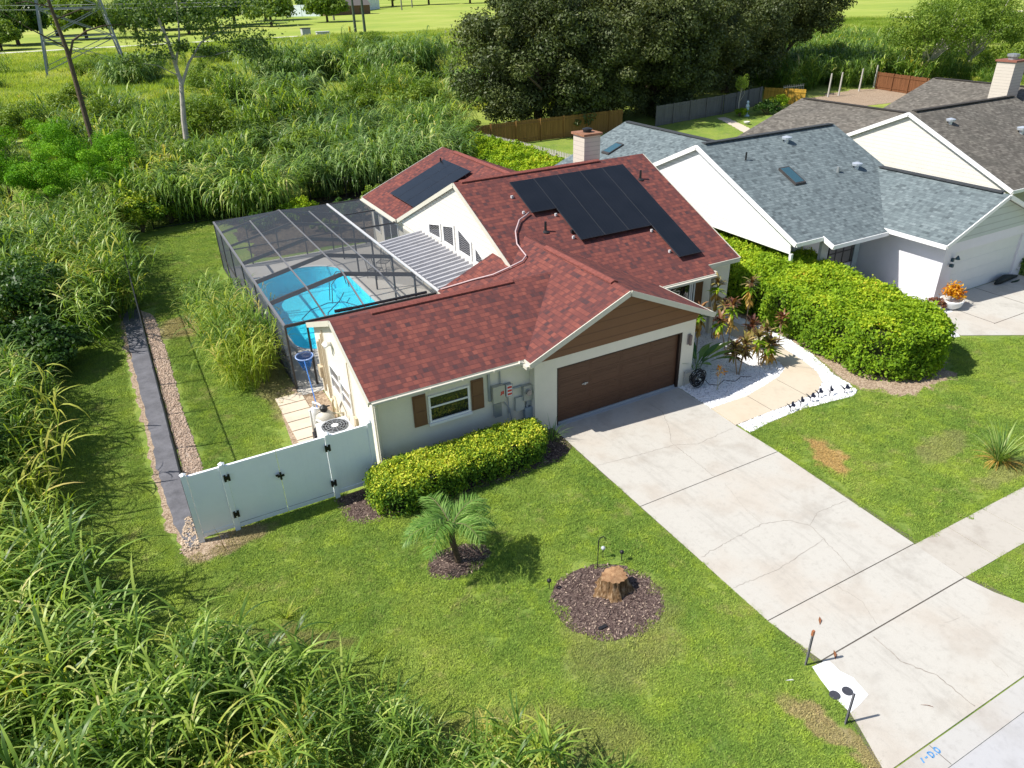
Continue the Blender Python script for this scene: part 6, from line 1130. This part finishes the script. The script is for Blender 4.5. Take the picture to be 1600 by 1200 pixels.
bush('shrub','small flowering shrub at the foot of the young tree','shrub',(46.3,39.9),(.7,.6,.5),LF['hedge'],1500,.14,730,nclump=26)
bush('shrub','dark round shrub beside the blue statue','shrub',(49.2,39.2),(1.5,1.0,.8),LF['dark'],3500,.16,731,nclump=36)
bush('shrub','low shrub with yellow tips near the yellow fence','shrub',(52.2,40.6),(1.2,1.0,.8),LF['hedge'],2500,.16,732,nclump=30)
# green vines by the fence under the oaks
for k,(x,y,r,h,lb) in enumerate([(18.5,44.5,1.4,1.6,'bright vine covered bush at the left end of the golden fence'),(21.5,43.6,1.2,1.3,'bright leafy bush behind the golden fence'),(28.0,42.6,1.8,3.4,'oak sucker bush hanging over the golden fence'),(8.5,40.5,2.2,2.4,'broad leaved bush deep in the thicket behind the roof'),(0.5,47,2.4,3.2,'broad leaved bush beside the pale trunk, right'),(-6.4,46,2.3,3.2,'broad leaved bush beside the pale trunk, left'),(-1.5,60.0,2.6,3.8,'dark leafy bush behind the pale trunk'),(-8.0,56,2.0,3.2,'leafy bush between the two bare trunks'),(5.5,58.0,2.4,3.0,'leafy bush in the thicket right of the pale tree'),(39.5,42.8,1.4,2.0,'dark bush where golden and grey fences meet'),(-9.5,64,2.6,3.8,'leafy bush left of the pale tree at the thicket rim'),(2.5,39.5,1.9,3.0,'leafy bush between the first drooping canes and the dark canes'),(12.5,57,2.6,3.6,'leafy bush at the right side of the thicket rim'),(20.5,60,2.4,3.4,'leafy bush close to the oak row in the meadow'),(-20,58,2.8,3.6,'leafy bush at the far left of the thicket'),(-18,70,2.8,3.4,'leafy bush at the far left meadow rim'),(7.5,68,2.6,3.6,'round leafy bush at the meadow rim, centre'),(-12,84,3.0,3.6,'leafy bush alone in the meadow below the pylon'),(24,74,2.8,3.8,'leafy bush in front of the tall reeds'),(-24,96,3.4,4.2,'big leafy bush at the left meadow edge'),(4,92,3.2,4.2,'big leafy bush left of the tall reeds in the meadow'),(-8,128,3.6,4.0,'far leafy bush beside the pylon foot'),(12,140,3.4,3.8,'far leafy bush in the open meadow, centre'),(36,118,3.2,4.2,'far leafy bush behind the tall reeds'),(22,160,3.6,3.8,'farthest leafy bush in the meadow before the path'),(-30,150,4.0,5.0,'far leafy bush at the left edge behind the pylon'),(46,150,3.4,3.6,'far leafy bush in the meadow left of the oaks'),(-34,118,3.6,4.6,'leafy bush at the left edge of the meadow'),(92,40,3.6,4.2,'dense leafy bush behind the far chimney house, left'),(101,42,4.2,5.0,'dense leafy bush behind the far chimney house, middle'),(111,43,4.4,5.4,'dense leafy bush behind the far chimney house, right'),(104,56,4.2,5.0,'dense leafy bush in the second row at the upper right'),(120,56,5.0,6.0,'dense leafy bush at the upper right edge'),(78,56,3.2,4.0,'leafy bush left of the airy trees')]):
    bush('leafy_bush',lb,'bush',(x,y),(r,r,h*.58),LF['mid'] if k not in (2,9) else LF['oak'],7000,.24,740+k,'leafy bushes in the thicket',50)
# pale barked tree with open crown
SY=thing('pale_tree','tall pale barked tree with open crown rising from the thicket','tree',(-4.1,50,0)); g=np.random.default_rng(800)
tk=MB(); tk.tube([(-4.5,50,0),(-4.2,50,3.4),(-3.75,50,6.2),(-4.0,50,9.2),(-4.6,50.3,12.2),(-5,50.5,14)],[0.260,0.211,0.161,0.124,0.081,0.031],10)
tk.tube([(-3.9,50,5.7),(-2.9,49.8,7.6),(-1.7,49.6,9.0),(-.6,49.5,9.6),(.6,49.4,9.9)],[0.124,0.093,0.068,0.043,0.019],8); tk.tube([(-2.6,49.8,8.0),(-1.2,49.5,8.0),(.6,49.2,8.4),(1.9,49.1,8.2)],[0.062,0.043,0.031,0.012],7); tk.tube([(-3.8,50,7.6),(-3.1,50,9.6),(-2.7,50.2,12.2),(-2.8,50.2,14)],[0.099,0.074,0.050,0.019],7)
tk.tube([(-4.0,50,9.0),(-5.4,49.8,9.8),(-6.2,49.8,11.0)],[0.062,0.043,0.019],6); tk.tube([(-3.6,50,6.6),(-5.2,49.6,7.6),(-6.6,49.5,7.9)],[0.050,0.031,0.012],6); tk.build('trunk',BARKG,SY)
cc=[(-6.2,49.8,10.8,.9),(-5.2,50,12.0,.9),(-6.8,49.5,8.1,.55),(-4.2,50.1,11.2,.7),(-2.9,50.2,11.4,.8),(-2.0,49.8,10.2,.7),(-.8,49.6,9.7,.8),(.6,49.4,10.0,.9),(1.9,49.1,8.3,.95),(.8,49.2,8.7,.8),(2.6,49.3,9.0,.8),(-1.4,49.6,8.3,.45),(3.0,49,7.9,.6),(-5.3,49.8,9.4,.6),(-.2,49.8,12,1.0),(2.0,50,11.8,1.1),(-3.9,50,12.9,.9),(-1.6,50,12.2,1.0),(-3.2,49.9,8.8,.4),(-4.9,49.8,8.2,.5),(3.6,49.5,11.0,1.1),(-.6,50.4,10.9,.8)]
V,F,R_b=cat([leaves(np.array(c[:3])+g.normal(0,1,(300,3))*np.array([.85,.7,.5])*max(c[3],.55)*(.75+.5*g.random()),g.normal(0,1,(300,3))+[0,0,.5],.24,.6,None,g) for c in cc]); link('crown',npmesh('pale_crown',V,F,LF['syc'],R_b),SY)
PN=thing('pine_tree','slim bare pine trunk with one curved branch and high needle tufts','tree',(-11.0,50,0))
tk=MB(); tk.tube([(-11.0,50,0),(-11.0,50,4.5),(-10.95,50,9),(-11.2,50,12.3),(-11.8,50,15)],[.22,.19,.15,.11,.05],9); tk.tube([(-10.95,50,8.4),(-10.4,50,9.6),(-9.3,50,10.2),(-8.2,50,10.45),(-7.3,50,10.5),(-6.3,50,10.45)],[.09,.08,.06,.05,.03,.015],7)
for a in [(-11.0,9.2,-13.0,10.6,-14.5,11.8),(-11.1,11,-9.3,11.6,-8.2,11.3),(-11.2,11.8,-12.6,12.2,-13.8,12.0)]: tk.tube([(a[0],50,a[1]),(a[2],50,a[3]),(a[4],50.2,a[5])],[.06,.045,.02],6)
tk.build('trunk',BARK,PN)
n_=90; parts=[]
for c in [(-6.6,50,10.5),(-7.4,49.8,10.9),(-6.0,50.2,9.9),(-7.0,50,9.8),(-8.2,50,11.4),(-7.2,50.3,11.6),(-14.4,50.2,11.9),(-13.8,50,12.2),(-13.2,49.8,11.2),(-12.0,50,12.9),(-10.4,50,13.2),(-9.0,50,12.6)]:
    P_=np.array(c)+g.normal(0,.25,(n_,3)); parts.append(blades(P_,g.uniform(0,6.28,n_),g.uniform(-.6,1.3,n_),np.full(n_,.55),np.full(n_,.05),np.full(n_,.3),2,None,g))
V,F,R_b=cat(parts); link('needles',npmesh('needles',V,F,LF['pine'],R_b),PN)
# far tree line, houses, poles
gt_=np.random.default_rng(900)
FT=[]
for k in range(3):
    gg_=np.random.default_rng(910+k); (V,F,Rr),cc=clump_crown(gg_,(0,0,5.6),(7,7,5.4),150,110,2.2,.95,.6,.45); mb=MB().tube([(0,0,0),(0,0,6)],[.5,.3],7); FT.append((npmesh('far_crown',V,F,LF['dark'] if k else LF['mid'],Rr),mb.mesh('far_trunk',[BARK])))
fpos=[(-70,225,.8),(-52,222,.75),(-38,226,.8),(-27,232,.7),(-75,260,1.1),(-66,300,1.3),(-58,245,1.0),(-42,262,1.1),(-24,255,1.15),(-6,268,1.1),(8,258,1.0),(24,266,1.15),(-14,300,1.3),(16,310,1.3),(38,300,1.2),(56,290,1.1),(48,318,1.35),(66,345,1.4),(80,300,1.0),(125,445,1.4),(150,470,1.6),(175,480,1.6),(200,480,1.5),(225,470,1.5),(255,450,1.3),(290,430,1.3),(330,300,1.4),(350,270,1.4),(300,330,1.3),(104,400,1.3),(20,300,1.0),(-90,260,1.1),(-105,310,1.4)]
for k,(x,y,s) in enumerate(fpos):
    r=thing('distant_tree','dark leafy tree in the far tree line, number %s counted from the left'%(['one','two','three','four','five','six','seven','eight','nine','ten','eleven','twelve','thirteen','fourteen','fifteen','sixteen','seventeen','eighteen','nineteen','twenty','twenty one','twenty two','twenty three','twenty four','twenty five','twenty six','twenty seven','twenty eight','twenty nine','thirty','thirty one','thirty two','thirty three','thirty four','thirty five'][sorted(range(len(fpos)),key=lambda i:fpos[i][0]/fpos[i][1]).index(k)]),'tree',(x,y,0),'far tree line'); cm,tm=FT[k%3]
    for nm,me in (('crown',cm),('trunk',tm)): o=bpy.data.objects.new(nm,me); COL.objects.link(o); o.parent=r
    r.scale=(s,s,s*.95); r.rotation_euler.z=gt_.uniform(0,6.28)
def farhouse(x,y,w_,d_,h,rh,lb,wallm,roofm_):
    r=thing('distant_house',lb,'house',(x,y,0)); MB().box(x-w_/2,x+w_/2,y-d_/2,y+d_/2,0,h).build('wall',wallm,r); MB().extr([(x-w_/2-.5,y-d_/2-.5,h),(x-w_/2-.5,y+d_/2+.5,h),(x-w_/2-.5,y,h+rh)],(w_+1,0,0)).build('roof',roofm_,r)
    for k in range(3): MB().box(x-w_*.3+k*w_*.3-.8,x-w_*.3+k*w_*.3+.8,y-d_/2-.06,y-d_/2,h*.35,h*.75).build('window',GLASS,r)
farhouse(-48,405,20,12,4.5,3.4,'distant house with a bright blue roof at the top left corner',paint('blue wall',(.10,.28,.50),.7,.1),paint('blue roof',(.10,.42,.72),.6,.1)); farhouse(-22,432,26,12,4.5,2.4,'distant blue walled building right of the blue roof',paint('blue wall b',(.06,.25,.48),.7,.1),paint('pale blue roof',(.25,.45,.62),.6,.1)); farhouse(110,372,22,10,4,2.6,'distant house behind trees with a brown wall',paint('brown wall',(.14,.08,.06),.8,.1),paint('dark roof',(.12,.11,.1),.8,.1))
plankfence('distant_fence','long white fence beyond the mown field, the left section',[(84,381),(97,367)],5.0,paint('distant white fence',(.66,.72,.78),.7,.05),gf,2.0,.02,8); plankfence('distant_fence','long white fence beyond the mown field, the right section',[(102,371),(153,443)],6.0,paint('distant white fence b',(.66,.72,.78),.7,.05),gf,2.0,.02,8)
for k,(x,y,lb) in enumerate([(61.0,206.5,'dark green utility pole by the far path, left of the close pair'),(62.6,203.0,'dark green utility pole by the far path, right of the close pair'),(87,314.5,'grey utility pole out in the mown field'),(150.4,400.8,'thin distant utility pole near the white fence end'),(171,437,'farthest thin utility pole beyond the mown field')]):
    r=thing('utility_pole',lb,'pole',(x,y,0),'utility poles beyond the meadow'); MB().tube([(x,y,0),(x,y,19)],[.42,.25],8).build('pole',paint('treated pole wood',(.075,.10,.07),.8,.15) if k<2 else paint('grey pole wood',(.2,.19,.17),.8,.1),r); MB().box(x-1.2,x+1.2,y-.08,y+.08,17.4,17.6).build('crossarm',BARK,r)
tag(MB().box(59.2,59.75,206.8,207.1,0,2.3).box(59.15,59.8,206.75,207.15,2.3,2.4).build('marker_post',paint('yellow marker paint',(.65,.50,.03),.6,.05)),'yellow marker post beside the far path','marker')
ub=thing('utility_box','grey white utility cabinet beside the far path','utility box',(47.5,209,0)); MB().box(46.3,48.6,208,210,0,2.4).build('cabinet',paint('grey cabinet',(.45,.46,.46),.6,.1),ub); MB().box(46.15,48.75,207.85,210.15,2.4,2.55).build('lid',BRONZE,ub)
tag(MB().box(50.5,54.0,208.5,210,0,1.3).box(50.3,54.2,208.3,210.2,1.3,1.4).build('low_cabinet',paint('pale cabinet',(.55,.56,.6),.6,.1)),'low pale cabinet right of the grey utility cabinet','utility box')
# lattice pylon
PY=thing('lattice_pylon','galvanised steel lattice pylon legs rising from the meadow','pylon',(-10,160,0)); LG=paint('pylon steel',(.30,.32,.33),.5,.15,3,0,.5,.4)
feet=[(-15.5,134),(-3.0,134),(-3.0,147),(-15.5,147)]; cx_,cy_=-9.2,140.5; Ht=34
def lp(i,z): f_=1-z/Ht*.75; return (cx_+(feet[i][0]-cx_)*f_,cy_+(feet[i][1]-cy_)*f_,z)
for i in range(4):
    MB().beam(lp(i,0),lp(i,22),.34,.34).build('leg',LG,PY); br=MB(); j=(i+1)%4
    for z0,z1 in ((1.5,6),(6,10.5),(10.5,15)): br.beam(lp(i,z0),lp(j,z1),.12,.12); br.beam(lp(j,z0),lp(i,z1),.12,.12); br.beam(lp(i,z1),lp(j,z1),.14,.14)
    br.build('bracing',LG,PY)
for a,b,lb in [((-60,190,12.2),(30,190,9.7),'upper overhead wire crossing the meadow'),((-60,186,11.4),(30,186,8.9),'lower overhead wire crossing the meadow')]:
    tag(MB().tube([a,((a[0]+b[0])/2,a[1],(a[2]+b[2])/2-.4),b],.05,5).build('overhead_wire',paint('pale wire',(.5,.5,.5),.5,.05)),lb,'wire','wires over the meadow')
